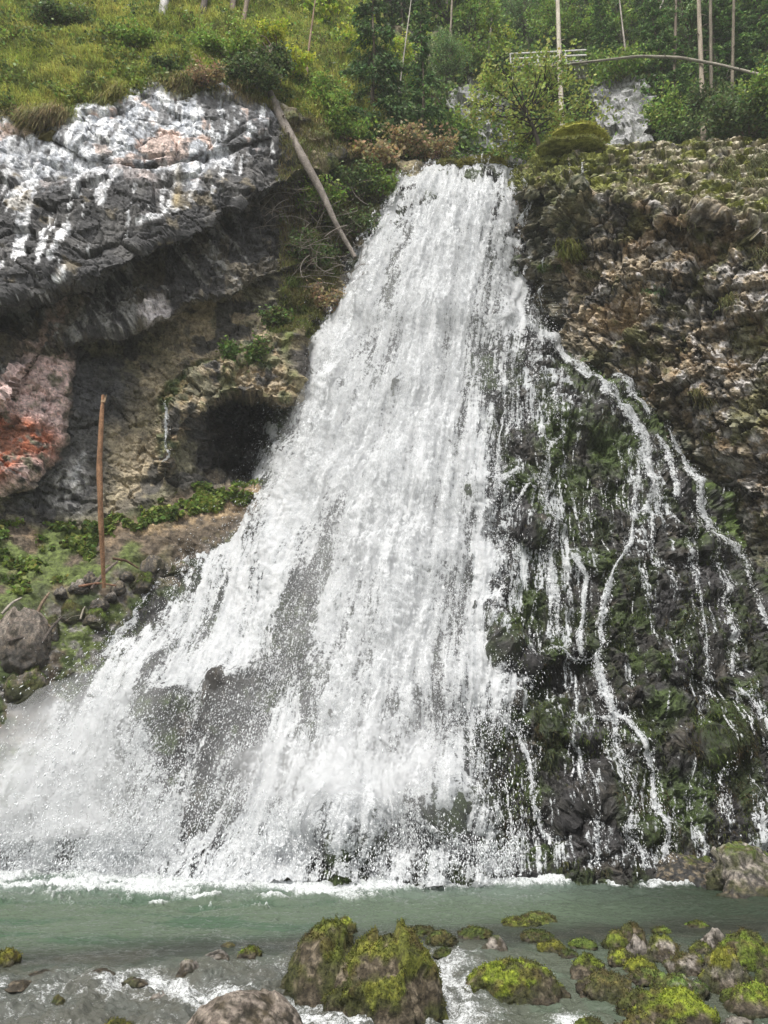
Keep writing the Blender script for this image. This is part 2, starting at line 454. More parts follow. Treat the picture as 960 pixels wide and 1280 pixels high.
c = mixc(c, (.30, .29, .28), gry * sm(-.3, .2, blf)); c = mixc(c, (.30, .30, .30), np.exp(-(segdist(gx, gy, [(104, 570), (92, 600)])[0] / 4) ** 2))
pink = lean * sm(-10, 10, gy - 445)
c = mixc(c, (.50, .37, .345), pink * sm(-.6, .1, blf))
red = pmask(gx + wob, gy + wob, [(-60, 535), (0, 522), (30, 524), (66, 540), (68, 566), (30, 585), (0, 606), (-60, 615)], 12)
c = mixc(c, (.25, .085, .045), red * sm(-.5, .0, blf)); c = mixc(c, (.12, .05, .03), red * sm(.15, .4, blot))
tan = np.exp(-(segdist(gx, gy, [(150, 620), (160, 560), (190, 500), (215, 420), (212, 400)])[0] / 22) ** 2)
c = mixc(c, (.26, .22, .15), tan * low * .6)
mossc = np.array([.045, .065, .018])
c = mixc(c, mossc, low * pocket * .9)
c = mixc(c, (.24, .17, .09), arch * sm(-.1, .3, fc - .5 + blf) * .55)
c = mixc(c, (.05, .075, .02), arch * sm(.0, .4, fbm(P / .8, 3, 84)) * .6)
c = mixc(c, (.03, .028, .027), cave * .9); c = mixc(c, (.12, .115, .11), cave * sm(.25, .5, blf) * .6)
bk = bank * (1 - soilz)
c = mixc(c, (.16, .135, .08), bk); c = mixc(c, (.12, .15, .04), bk * sm(-.15, .3, fbm(P / 1.1, 4, 86))); c = mixc(c, (.05, .045, .04), bk * sm(.1, .4, fbm(P / .8, 4, 87)))
soilc = np.zeros(P.shape); soilc[:] = (.11, .085, .06)
soilc = mixc(soilc, (.20, .145, .09), sm(.0, .4, blot)); soilc = mixc(soilc, (.10, .13, .035), sm(-.25, .2, fbm(P / 1.3, 4, 90)) * (1 - sm(150, 230, gx)))
rub = sm(-20, 25, above(gx, gy, [(-350, 800), (0, 768), (90, 745), (150, 715), (240, 690), (300, 660)]) + blot * 20)
soilc = mixc(soilc, (.16, .15, .14), rub * sm(-.2, .3, blf)); soilc = mixc(soilc, (.05, .07, .02), rub * sm(.0, .3, blot))
sandy = np.exp(-(segdist(gx, gy, [(175, 660), (250, 648), (330, 610)])[0] / 11) ** 2)
soilc = mixc(soilc, (.33, .24, .14), sandy * sm(-.3, .2, blf))
c = c + (soilc - c) * soilz[..., None]
c = c * np.clip(1 + .45 * fine[..., None], .3, 2) * (1 + .25 * (fc2 - .5)[..., None] * (1 - soilz)[..., None])
c = c * (1 + .35 * (1 - soilz))[..., None]
LEFT = P; LGRID = (PX0, PY0, ST)
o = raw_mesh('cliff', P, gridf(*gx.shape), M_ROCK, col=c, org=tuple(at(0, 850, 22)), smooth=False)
tag(o, 'overhanging grey and white streaked limestone cliff with a rusty red patch and a dark cave', 'cliff')

# ---- right: broken brown cliff with a mossy layered ledge on top
TOP = [(600, 214), (655, 208), (672, 190), (690, 186), (720, 184), (760, 180), (800, 181), (850, 176), (900, 174), (960, 172), (1310, 150)]
EDGE = [(600, 250), (655, 240), (700, 232), (740, 238), (790, 250), (830, 264), (870, 268), (920, 280), (960, 300), (1310, 360)]
zf = rbf([(645, 240, 28.0), (660, 240, 26.9), (700, 240, 26.2), (760, 245, 25.6), (830, 262, 25.0), (900, 275, 24.2), (960, 300, 23.2), (1300, 360, 20),
          (645, 330, 28.9), (665, 330, 27.6), (700, 330, 27.0), (800, 330, 25.8), (960, 360, 23.6), (700, 440, 28.3), (760, 440, 27.2), (860, 440, 25.6), (960, 440, 24), (760, 520, 27.8), (860, 560, 26.6), (960, 560, 24.6), (960, 760, 25.2), (850, 760, 28), (700, 700, 30), (1300, 500, 21), (1300, 800, 20), (1300, 1120, 19), (960, 1120, 24), (700, 1120, 30), (620, 240, 31), (620, 400, 32)])
ST = 1.8
ux = np.arange(604, 1310, ST); nv = 545
tops = np.interp(ux, *np.array(TOP).T); edg = np.interp(ux, *np.array(EDGE).T)
v = np.linspace(0, 1, nv)[:, None]; v = np.where(v < .3, v * .4, .12 + (v - .3) * .88 / .7)
gy = tops[None] + (1130 - tops)[None] * v; gx = np.broadcast_to(ux[None], gy.shape)
B0 = at(gx, gy, zf(gx, gy)); wob = fbm(B0 / 1.3, 4, 105) * 10
e = np.clip((edg[None] - gy + wob) / (edg - tops)[None], 0, 1.15)
Y = zf(gx, np.maximum(gy, edg[None])) + 2.5 * e ** 1.15
Y = Y + 0.5 * sm(0, 14, gy - edg[None] + wob)                      # undercut below the edge
Y = Y + 1.6 * (1 - sm(604, 668, gx)) ** 2
gul = segdist(gx, gy, [(676, 240), (682, 300), (680, 430)])[0]
Y = Y + .5 * np.exp(-(gul / 10) ** 2)
P = at(gx, gy, Y); N = normals(blur(P, 2))
ledge = sm(0, .18, e)
fa, fe, fc = facet((P @ np.array([[.9, 0, .35], [0, 1, 0], [-.35, 0, .9]])) * np.array([.45, .45, .6]) + fbm(P / 1.5, 3, 109)[..., None] * .25, 103)
fb, fe2, fc2 = facet(P @ np.array([[.8, 0, .6], [0, 1, 0], [-.6, 0, .8]]) * np.array([1.4, 1.6, 3.4]) + fbm(P / .5, 2, 119)[..., None] * .3, 108)
f3, fe3, fc3 = facet(P * np.array([4, 4, 7.5]) + fbm(P / .3, 2, 120)[..., None] * .5, 112)
big = fbm(P / 2.4, 3, 102)
g2, ge, gc = facet(P @ np.array([[.7, 0, .7], [0, 1, 0], [-.7, 0, .7]]) * np.array([.9, .9, 1.6]) + fbm(P / .8, 3, 151)[..., None] * .3, 152)
face = .6 * big + .75 * fa + .38 * g2 + .16 * fb + .06 * f3 - .16 * np.exp(-(ge / .06) ** 2) + .12 * ridge(P * np.array([1.2, 1, .3]), 3, 153) + .06 * ridge(P / .3, 3, 104) - .14 * np.exp(-(fe / .04) ** 2) - .08 * np.exp(-(fe2 / .06) ** 2)
st1 = strata(P, (.12, .1, 1), .30, 130)
pl, ple, plc = facet(P @ np.array([[.97, 0, .22], [0, 1, 0], [-.22, 0, .97]]) * np.array([.75, .55, 3.6]) + fbm(P / .8, 3, 133)[..., None] * .3, 134)
pl2, ple2, plc2 = facet(P * np.array([1.8, 1.2, 8.0]) + fbm(P / .5, 2, 135)[..., None] * .4, 136)
led = .20 * big + .30 * pl + .14 * st1 + .12 * pl2 + .04 * f3 - .20 * np.exp(-(ple / .09) ** 2) - .07 * np.exp(-(ple2 / .10) ** 2)
D = mix(face, led, ledge) + .022 * fbm(P / .12, 3, 140)
P = P + N * D[..., None]
c = np.zeros(P.shape); c[:] = (.14, .115, .08)
bl = fbm(P / 1.3, 5, 141); bf = fbm(P / .3, 4, 142)
c = mixc(c, (.31, .25, .175), sm(.0, .2, bf + (fc2 - .5) * .8)); c = mixc(c, (.05, .047, .042), sm(.12, .28, fbm(P / .9, 5, 143)))
c = mixc(c, (.26, .22, .165), (1 - ledge) * sm(.32, .7, fc3 - .5 + bf * .9))
c = mixc(c, (.035, .032, .028), (1 - ledge) * sm(.2, .5, fbm(P / 1.8, 4, 154)) * .5)
c = mixc(c, (.035, .03, .026), (1 - ledge) * np.exp(-(ge / .05) ** 2) * .8); c = mixc(c, (.32, .30, .285), sm(.28, .4, fbm(P / .35, 4, 144) + .15 * sm(820, 960, gx)))
c = mixc(c, (.24, .16, .08), (1 - ledge) * sm(.15, .5, bl) * .5)
c = mixc(c, (.085, .085, .03), (1 - ledge) * sm(.2, .5, fbm(P / 1.0, 4, 145)) * .8)
c = mixc(c, (.44, .40, .31), ledge * sm(-.2, .3, bf + st1 * .6 + (plc2 - .5)) * sm(680, 790, gx + bl * 60))
mosl = ledge * sm(-.12, .25, fbm(P / .5, 4, 146) + .55 * (1 - sm(690, 850, gx)) + .0)
c = mixc(c, (.17, .18, .04), mosl); c = mixc(c, (.07, .085, .025), ledge * sm(.05, .35, fbm(P / .35, 4, 147)) * .8)
c = mixc(c, (.03, .028, .02), ledge * np.exp(-(ple / .10) ** 2) * .85)
darkc = np.exp(-(segdist(gx, gy, [(668, 250), (676, 330), (682, 430), (760, 480), (850, 540), (900, 620), (960, 720)])[0] / 20) ** 2)
c = mixc(c, (.04, .045, .025), darkc * (1 - ledge) * .7)
dk2 = pmask(gx + wob, gy + wob, [(660, 236), (700, 234), (740, 245), (760, 270), (720, 300), (676, 280), (662, 262)], 10)
c = mixc(c, (.06, .075, .025), dk2 * .45)
c = c * (1 + .3 * fbm(P / .1, 3, 148)[..., None])
c = c * 1.35
RIGHT_fn = (ux, tops, P, nv)
back = P[0] + np.array([0, 5.0, -3.0]); back2 = P[0] + np.array([0, 1.2, 0.05])
P = np.concatenate([back[None], back2[None], P], 0); c = np.concatenate([c[:1], c[:1], c], 0)
o = raw_mesh('cliff', P, gridf(P.shape[0], P.shape[1]), M_ROCK, col=c, org=tuple(at(960, 700, 24)), smooth=False)
tag(o, 'brown crumbling cliff right of the waterfall with a flat mossy ledge on top', 'cliff')
def right_at(px, py):
    i = np.clip((np.asarray(px, float) - 604) / 1.8, 0, len(ux) - 1).astype(int)
    v_ = (np.asarray(py, float) - tops[i]) / (1130 - tops[i]); j = np.clip(np.where(v_ < .12, v_ / .4, .3 + (v_ - .12) * .7 / .88) * (nv - 1), 0, nv - 1).astype(int)
    return RIGHT_fn[2][j, i]
def left_at(px, py): return sample(LEFT, -350, 40, 1.8, px, py)

# ---- the mound of dark mossy tufa the water runs over
SIL = [(-350, 990), (-40, 915), (0, 885), (60, 838), (110, 790), (160, 742), (215, 700), (262, 676), (330, 640), (352, 570), (372, 500), (402, 420), (440, 335), (478, 270), (506, 232), (520, 224),
       (650, 221), (660, 226), (655, 300), (652, 370), (690, 436), (738, 474), (790, 502), (842, 536), (880, 592), (925, 668), (962, 742), (1010, 830), (1070, 960), (1140, 1150), (-350, 1150)]
zc = rbf([(-350, 1000, 23), (-350, 1120, 22), (0, 900, 23.6), (0, 960, 22.9), (0, 1100, 21.6), (100, 850, 24), (110, 880, 23.2), (150, 1100, 21.3), (270, 690, 26.8), (330, 650, 27), (200, 770, 24.9), (300, 800, 24.6), (200, 860, 23.2), (245, 1090, 20.6), (225, 900, 22.2), (300, 870, 22.6),
          (400, 640, 25.2), (440, 560, 25.8), (520, 700, 23.8), (430, 780, 23.4), (360, 900, 22.2), (330, 1000, 21.2), (300, 1105, 19.9), (520, 900, 21.6), (480, 1020, 20.3), (500, 1105, 19.4), (620, 1105, 19.5), (600, 900, 22.0), (560, 500, 26.4), (520, 400, 27.8), (585, 300, 28.8), (520, 230, 29.6), (585, 222, 29.4), (650, 222, 29.2), (645, 330, 28.2), (610, 420, 27.2), (690, 445, 27.4), (640, 560, 25.6), (700, 620, 24.9),
          (760, 500, 26.6), (800, 540, 26.0), (840, 545, 26.4), (760, 700, 23.8), (850, 650, 24.8), (900, 650, 25.2), (930, 690, 25.2), (740, 820, 22.3), (850, 820, 22.8), (940, 830, 23.2), (660, 820, 22.6), (740, 940, 21.2), (850, 960, 21.3), (960, 960, 22.0), (680, 1100, 19.9), (800, 1100, 19.9), (900, 1080, 20.3), (960, 1060, 20.6), (1060, 1000, 22), (1100, 1140, 21)])
CX0, CY0, CST = -350, 204, 1.9
gx, gy = np.meshgrid(np.arange(CX0, 1160, CST), np.arange(CY0, 1150, CST))
dS, _ = segdist(gx, gy, SIL, True); ins = inside(gx, gy, SIL); sdS = np.where(ins, dS, -dS)
Y = zc(gx, gy)
B0 = at(gx, gy, Y); wob = fbm(B0 / 1.6, 4, 205) * 10
# rounded edges, then falls away behind the cliffs outside the outline
Y = Y + 1.3 * (1 - sm(0, 60, sdS)) ** 2 * (1 - sm(900, 1000, gy)) + np.clip(-sdS, 0, 40) * .16
LEDGES = [([(560, 556), (620, 600), (700, 566), (760, 524), (850, 560)], .5), ([(600, 640), (640, 680), (700, 690), (740, 705), (790, 662), (850, 668), (930, 700)], .6),
          ([(600, 800), (640, 815), (700, 815), (745, 822), (800, 828), (860, 850), (900, 868), (960, 880)], .75), ([(560, 885), (620, 884), (660, 905), (720, 905), (800, 900), (850, 925), (960, 940)], .55),
          ([(560, 1015), (620, 1030), (680, 1022), (740, 1022), (800, 1040)], .6), ([(400, 890), (440, 878), (520, 884), (560, 905)], .6), ([(400, 1060), (440, 1030), (500, 1018), (560, 1022), (610, 1060)], 1.0),
          ([(185, 900), (200, 880), (240, 872), (300, 878), (340, 900)], 1.0), ([(330, 840), (360, 780), (400, 740), (430, 690)], .6), ([(-50, 950), (30, 905), (100, 885), (180, 880)], .6), ([(520, 720), (560, 690), (600, 690), (620, 730)], .6)]
for pts, a in LEDGES:
    d, par = segdist(gx, gy, pts)
    wl = fbm(np.stack([gx / 60, 0 * gx + a * 9 + pts[0][1], gy / 160], -1), 3, 231); a = a * np.clip(.55 + 1.1 * wl, .05, 1.1)
    sg = above(gx, gy, pts) + wob * 1.5 + 30 * fbm(np.stack([gx / 75, 0 * gx + pts[0][1], gy / 200], -1), 3, 233)
    endf = sm(pts[0][0] - 30, pts[0][0] + 15, gx) * (1 - sm(pts[-1][0] - 15, pts[-1][0] + 30, gx))
    Y = Y - a * endf * (np.exp(-(np.minimum(sg, 0) / 38) ** 2) * (sg < 0) + np.exp(-(np.maximum(sg, 0) / 9) ** 2) * (sg >= 0)) * .85 + a * .35 * endf * np.exp(-((sg - 22) / 18) ** 2)
P = at(gx, gy, Y); N = normals(blur(P, 3))
big = fbm(P / 1.7, 3, 202)
drap = ridge(P * np.array([1.5, 1.0, .25]) , 3, 203)
q, qe, qc = facet(P * np.array([1.0, 1.0, .9]) + fbm(P / .9, 3, 204)[..., None] * .4, 206)
q2, qe2, qc2 = facet(P * np.array([2.6, 2.6, 2.6]) + fbm(P / .4, 3, 207)[..., None] * .3, 208)
lump = 1 - np.minimum(qe * 0 + np.abs(vn(P / .75, 209)), .6)
q3, qe3, qc3 = facet(P * np.array([6, 6, 6.5]) + fbm(P / .25, 2, 212)[..., None] * .5, 213)
D = .5 * big + .10 * drap + .26 * q + .14 * q2 + .06 * q3 + .20 * lump - .10 * np.exp(-(qe / .08) ** 2) - .05 * np.exp(-(qe2 / .1) ** 2) + .09 * ridge(P * np.array([4, 3, .8]), 3, 210) + .05 * fbm(P / .15, 4, 211)
D = D * np.where(gx < 330, .8, 1.0)
P = P + N * D[..., None]
CORE = P; CGRID = (CX0, CY0, CST)
c = np.zeros(P.shape); c[:] = (.026, .024, .021)
bl = fbm(P / 1.3, 4, 220); bf = fbm(P / .35, 4, 221)
c = mixc(c, (.06, .052, .042), sm(.2, .35, bf)); c = mixc(c, (.024, .034, .011), sm(-.25, .15, fbm(P * np.array([1.1, 1, .5]), 4, 222)))
c = mixc(c, (.038, .056, .014), sm(.12, .42, fbm(P / .9, 4, 223))); c = mixc(c, (.032, .030, .030), sm(.10, .36, fbm(P / 1.1, 4, 224)))
c = c * (1 + .5 * (qc3 - .5) + .3 * (qc2 - .5))[..., None]
rim = np.exp(-(segdist(gx, gy, [(700, 452), (740, 478), (790, 506), (842, 540), (880, 600), (930, 680)])[0] / 14) ** 2)
c = mixc(c, (.08, .125, .02), rim * .8 * sm(-.3, .2, bf))
mp = np.zeros(gx.shape)
for x, y, r in ((828, 888, 24), (655, 690, 14), (690, 540, 30), (770, 565, 30), (600, 460, 25), (705, 610, 18), (640, 610, 18), (900, 900, 26), (820, 1010, 40), (860, 1000, 40), (120, 800, 26), (145, 830, 26), (100, 840, 20), (210, 930, 18), (700, 800, 20), (660, 760, 26), (250, 700, 20)):
    mp = np.maximum(mp, np.exp(-((gx - x) ** 2 + ((gy - y) * .9) ** 2) / r ** 2))
c = mixc(c, (.050, .078, .016), sm(.25, .7, mp + bf * .3) * .85)
ur = N[..., 2]
c = mixc(c, (.20, .15, .09), .5 * sm(.2, .5, bf) * np.exp(-(segdist(gx, gy, [(240, 1000), (240, 1060)])[0] / 16) ** 2))
c = c * (1 + .3 * fbm(P / .12, 3, 226)[..., None])
wet = sm(-.25, .35, fbm(P / .7, 3, 227) + .1)
keep = (sdS > -38).ravel()
Fg = gridf(*gx.shape); Fg = Fg[keep[Fg].all(1)]
o = raw_mesh('mossy_mound', P, Fg, M_WETROCK, col=c, attrs={'wet': wet}, org=tuple(at(560, 1105, 19.5)), smooth=False)
tag(o, 'dark wet mossy rock mound that the waterfall runs over down to the pool', 'rock mound')
def core_at(px, py): return sample(CORE, CX0, CY0, CST, px, py)
CN = normals(blur(CORE, 4)); CS = blur(CORE, 5); CS2 = blur(CORE, 13); CN2 = normals(CS2)
def core_n(px, py):
    n = sample(CN, CX0, CY0, CST, px, py); return n / (np.linalg.norm(n, axis=-1, keepdims=True) + 1e-9)
def core_s(px, py): return sample(CS, CX0, CY0, CST, px, py)

# ------------------------------------------------------------------ terrain: grassy slope above the left cliff, wooded hillside behind
GE = [(-350, 175), (0, 150), (50, 150), (100, 135), (150, 112), (200, 108), (250, 104), (290, 112), (330, 118), (350, 128), (372, 150), (398, 160), (420, 165), (470, 170)]
zg = rbf([(-350, 180, 24.5), (-350, -250, 36), (0, 150, 24.6), (0, 60, 27.2), (0, -40, 30.5), (0, -250, 38), (200, 108, 25.9), (200, 40, 28.2), (200, -60, 31.8), (340, 120, 27.6), (340, 60, 30.5), (340, -20, 34.5), (410, 60, 33.0), (372, 170, 28.0), (400, 215, 28.6), (430, 260, 29.2), (430, 180, 30), (460, 120, 33), (470, 240, 30.6), (470, 0, 38), (470, -250, 48)])
ux2 = np.arange(-350, 480, 3.0); ev = np.interp(ux2, *np.array(GE).T); nv2 = 160
ev = ev + 7 * (fbm(np.stack([ux2 / 34, 0 * ux2, 0 * ux2], -1), 4, 309) + .5)
v = np.linspace(0, 1, nv2)[:, None]
gy = -250 + (ev[None] + 10 + 250) * v; gx = np.broadcast_to(ux2[None], gy.shape)
P = at(gx, gy, zg(gx, gy)); N = normals(P)
P = P + N * (.5 * fbm(P / 2.0, 4, 301) + .12 * fbm(P / .4, 3, 302) + .1)[..., None]
c = np.zeros(P.shape); c[:] = (.20, .24, .06)
c = mixc(c, (.20, .21, .06), sm(-.1, .4, fbm(P / 1.2, 4, 303))); c = mixc(c, (.09, .065, .035), sm(.15, .45, fbm(P / .9, 4, 304)))
rimz = sm(-14, 4, gy - np.broadcast_to(ev[None], gy.shape)); c = mixc(c, (.13, .11, .05), rimz * .9); P = P + (np.array([0, .75, .1]) * (rimz ** 2)[..., None])
SLOPE = P; SL_y = gy
endr = P[-1] + np.array([0, 1.5, -.4])
P = np.concatenate([P, endr[None]], 0); c = np.concatenate([c, c[-1:] * .7], 0)
o = raw_mesh('grass_terrain', P, gridf(P.shape[0], P.shape[1]), M_SOIL, col=c)
tag(o, 'steep grassy slope above the grey cliff', 'hillside', kind='structure')
def slope_at(px, py):
    i = np.clip((np.asarray(px, float) + 350) / 3.0, 0, len(ux2) - 1).astype(int)
    j = np.clip((np.asarray(py, float) + 250) / (ev[i] + 260) * (nv2 - 1), 0, nv2 - 1).astype(int)
    return SLOPE[j, i]

zt = rbf([(330, 120, 34), (400, 180, 32), (470, 215, 31), (500, 215, 31), (560, 212, 32), (600, 205, 38), (650, 215, 41), (700, 200, 41), (780, 185, 41), (850, 190, 38), (960, 190, 36), (1300, 200, 30), (560, 160, 38), (600, 110, 42), (660, 90, 44.5), (780, 100, 41.5), (850, 90, 41), (960, 80, 40), (500, 60, 43), (400, 0, 45), (560, 0, 49), (700, 0, 51), (900, 0, 48), (0, 0, 44), (-350, 0, 42), (-350, -400, 60), (500, -400, 80), (1300, 0, 42), (1300, -400, 60), (900, -400, 76)])
gx, gy = np.meshgrid(np.arange(-350, 1312, 2.5), np.arange(-420, 262, 2.5))
Y = zt(gx, gy)
w_ = fbm(at(gx, gy, Y) / 2.5, 4, 330) * 14
rk = np.maximum(pmask(gx + w_, gy + w_, [(732, 112), (745, 102), (790, 98), (812, 110), (822, 150), (816, 190), (740, 190), (734, 150)], 4), pmask(gx + w_, gy + w_, [(566, 118), (590, 102), (612, 112), (640, 150), (644, 200), (590, 190), (572, 150)], 5))
rk = np.maximum(rk, pmask(gx, gy, [(900, 200), (960, 80), (1010, 80), (1010, 210)], 10) * .6)
Y = Y - 2.2 * rk + .22 * np.clip(gy - 208, 0, 60) * (1 - sm(560, 640, gx)) + .12 * np.clip(470 - gx, 0, 60) * sm(150, 210, gy)
P = at(gx, gy, Y); Y = Y
N = normals(blur(P, 2))
t1, te, tc_ = facet(P / 1.6 + fbm(P / 1.4, 3, 331)[..., None] * .3, 332)
t2, te2, tc2 = facet(P / .5 + fbm(P / .5, 3, 333)[..., None] * .3, 334)
P = P + N * (mix(.8 * fbm(P / 3, 4, 335) + .25 * fbm(P / .7, 3, 336), .5 * t1 + .2 * t2 + .3 * fbm(P / 2, 3, 337), rk))[..., None]
c = np.zeros(P.shape); c[:] = (.045, .06, .022)
c = mixc(c, (.09, .075, .045), sm(.0, .4, fbm(P / 2, 4, 338))); c = mixc(c, (.08, .12, .035), sm(.05, .4, fbm(P / 1.7, 4, 339)))
rc = np.zeros(P.shape); rc[:] = (.34, .34, .345); rc = mixc(rc, (.20, .21, .20), sm(.12, .3, fbm(P / .8, 5, 340))); rc = mixc(rc, (.42, .42, .42), sm(.15, .3, t2)); rc = mixc(rc, (.10, .11, .08), np.exp(-(te / .05) ** 2)); rc = mixc(rc, (.12, .12, .11), np.exp(-(te2 / .05) ** 2) * .7)
c = c + (rc - c) * rk[..., None]
HILL = P
o = raw_mesh('hill_terrain', P, gridf(*gx.shape), M_SOIL, col=c, smooth=False)
tag(o, 'steep wooded hillside with pale rock outcrops behind the waterfall', 'hillside', kind='structure')
def hill_at(px, py): return sample(HILL, -350, -420, 2.5, px, py)
# ------------------------------------------------------------------ the waterfall
def foam_mat(name, streak=1.0, gran=1.0, soft=.28, lo=(.50, .53, .56), hi=(.86, .87, .88), gs=9.0, base=0.0, bump=.5, trans=.25):
    m, nt, b = nmat(name)
    cv = nd(nt, 'ShaderNodeAttribute', attribute_name='cover')
    fl = nd(nt, 'ShaderNodeAttribute', attribute_name='flow')
    tc = nd(nt, 'ShaderNodeTexCoord')
    def noise(vec, sc, det, ro, scale3=None):
        if scale3:
            mp = nd(nt, 'ShaderNodeMapping'); mp.inputs['Scale'].default_value = scale3; nt.links.new(vec, mp.inputs[0]); vec = mp.outputs[0]
        n = nd(nt, 'ShaderNodeTexNoise'); n.inputs['Scale'].default_value = sc; n.inputs['Detail'].default_value = det; n.inputs['Roughness'].default_value = ro
        nt.links.new(vec, n.inputs['Vector']); return n.outputs[0]
    st = noise(fl.outputs['Vector'], 1.0, 6, .62, (3.0, .38, 1))
    sf = noise(fl.outputs['Vector'], 1.0, 3, .6, (13.0, 2.2, 1))
    g1 = noise(tc.outputs['Object'], gs, 5, .72)
    g2 = noise(tc.outputs['Object'], gs * 3.1, 3, .7)
    A = lambda a, b_: math_node(nt, 'ADD', a, b_)
    Mu = lambda a, b_: math_node(nt, 'MULTIPLY', a, b_)
    h = A(Mu(math_node(nt, 'SUBTRACT', st, .5), 2.6 * streak), Mu(math_node(nt, 'SUBTRACT', g1, .5), 2.8 * gran))
    h = A(h, Mu(math_node(nt, 'SUBTRACT', sf, .5), 1.3 * streak)); h = A(h, Mu(math_node(nt, 'SUBTRACT', g2, .5), 1.5 * gran))
    hh = A(A(Mu(cv.outputs['Fac'], 2.0), -1.0 + base), h)
    mr = nd(nt, 'ShaderNodeMapRange', interpolation_type='SMOOTHSTEP'); nt.links.new(hh, mr.inputs[0]); mr.inputs[1].default_value = -soft / 2; mr.inputs[2].default_value = soft
    al = Mu(mr.outputs[0], math_node(nt, 'MULTIPLY', cv.outputs['Fac'], 4.0, True))
    cr = nd(nt, 'ShaderNodeMapRange'); nt.links.new(A(h, Mu(cv.outputs['Fac'], .35)), cr.inputs[0]); cr.inputs[1].default_value = -.35; cr.inputs[2].default_value = 1.0
    mx = nd(nt, 'ShaderNodeMix', data_type='RGBA'); mx.inputs['A'].default_value = (*lo, 1); mx.inputs['B'].default_value = (*hi, 1)
    nt.links.new(cr.outputs[0], mx.inputs['Factor'])
    b.inputs['Roughness'].default_value = .35; b.inputs['Specular IOR Level'].default_value = .35
    nt.links.new(mx.outputs['Result'], b.inputs['Base Color'])
    bp = nd(nt, 'ShaderNodeBump'); bp.inputs['Strength'].default_value = bump; bp.inputs['Distance'].default_value = .10
    nt.links.new(h, bp.inputs['Height']); nt.links.new(bp.outputs[0], b.inputs['Normal'])
    tr = nd(nt, 'ShaderNodeBsdfTranslucent'); nt.links.new(mx.outputs['Result'], tr.inputs['Color'])
    m1 = nd(nt, 'ShaderNodeMixShader'); m1.inputs[0].default_value = trans
    nt.links.new(b.outputs[0], m1.inputs[1]); nt.links.new(tr.outputs[0], m1.inputs[2])
    tp = nd(nt, 'ShaderNodeBsdfTransparent'); m2 = nd(nt, 'ShaderNodeMixShader')
    nt.links.new(al, m2.inputs[0]); nt.links.new(tp.outputs[0], m2.inputs[1]); nt.links.new(m1.outputs[0], m2.inputs[2])
    nt.links.new(m2.outputs[0], nt.nodes['Material Output'].inputs['Surface'])
    return m

M_FALL = foam_mat('white_water', gran=.8, soft=.38, hi=(.90, .91, .92), lo=(.52, .545, .57), gs=5.5)
M_THREAD = foam_mat('thread_water', streak=1.2, gran=1.7, soft=.35, lo=(.36, .39, .41), hi=(.88, .89, .9), base=-.22, gs=9)
M_FILM = foam_mat('water_film', streak=1.5, gran=.75, soft=.3, lo=(.35, .38, .40), hi=(.8, .82, .83), base=0.0, gs=9)
M_VEIL = foam_mat('spray_veil', streak=.12, gran=.10, soft=1.6, hi=(.88, .89, .9), lo=(.8, .82, .84), gs=1.2, bump=.0, base=-.1)
def veil_mat():
    m, nt, b = nmat('spray_mist')
    cv = nd(nt, 'ShaderNodeAttribute', attribute_name='cover'); tc = nd(nt, 'ShaderNodeTexCoord')
    n = nd(nt, 'ShaderNodeTexNoise'); n.inputs['Scale'].default_value = .9; n.inputs['Detail'].default_value = 6; n.inputs['Roughness'].default_value = .6; nt.links.new(tc.outputs['Object'], n.inputs['Vector'])
    al = math_node(nt, 'MULTIPLY', cv.outputs['Fac'], math_node(nt, 'MULTIPLY', n.outputs[0], 1.9), True)
    b.inputs['Base Color'].default_value = (.88, .89, .9, 1); b.inputs['Roughness'].default_value = 1; b.inputs['Specular IOR Level'].default_value = 0
    tr = nd(nt, 'ShaderNodeBsdfTranslucent'); tr.inputs['Color'].default_value = (.88, .89, .9, 1)
    m1 = nd(nt, 'ShaderNodeMixShader'); m1.inputs[0].default_value = .5; nt.links.new(b.outputs[0], m1.inputs[1]); nt.links.new(tr.outputs[0], m1.inputs[2])
    tp = nd(nt, 'ShaderNodeBsdfTransparent'); m2 = nd(nt, 'ShaderNodeMixShader')
    nt.links.new(al, m2.inputs[0]); nt.links.new(tp.outputs[0], m2.inputs[1]); nt.links.new(m1.outputs[0], m2.inputs[2]); nt.links.new(m2.outputs[0], nt.nodes['Material Output'].inputs['Surface'])
    return m
M_VEIL = veil_mat()
M_DROP, _nt, _b = nmat('droplets'); _b.inputs['Base Color'].default_value = (.86, .88, .9, 1); _b.inputs['Roughness'].default_value = .3

FALL = empty('waterfall', tuple(at(520, 1105, 19.5)), 'tall white waterfall spreading over a dark mossy mound into the green pool', 'waterfall')

def flowuv(px, py, Pw):
    u = (px - 650) / (py + 88.0)
    return u * 26.0, -Pw[..., 2] * 1.15

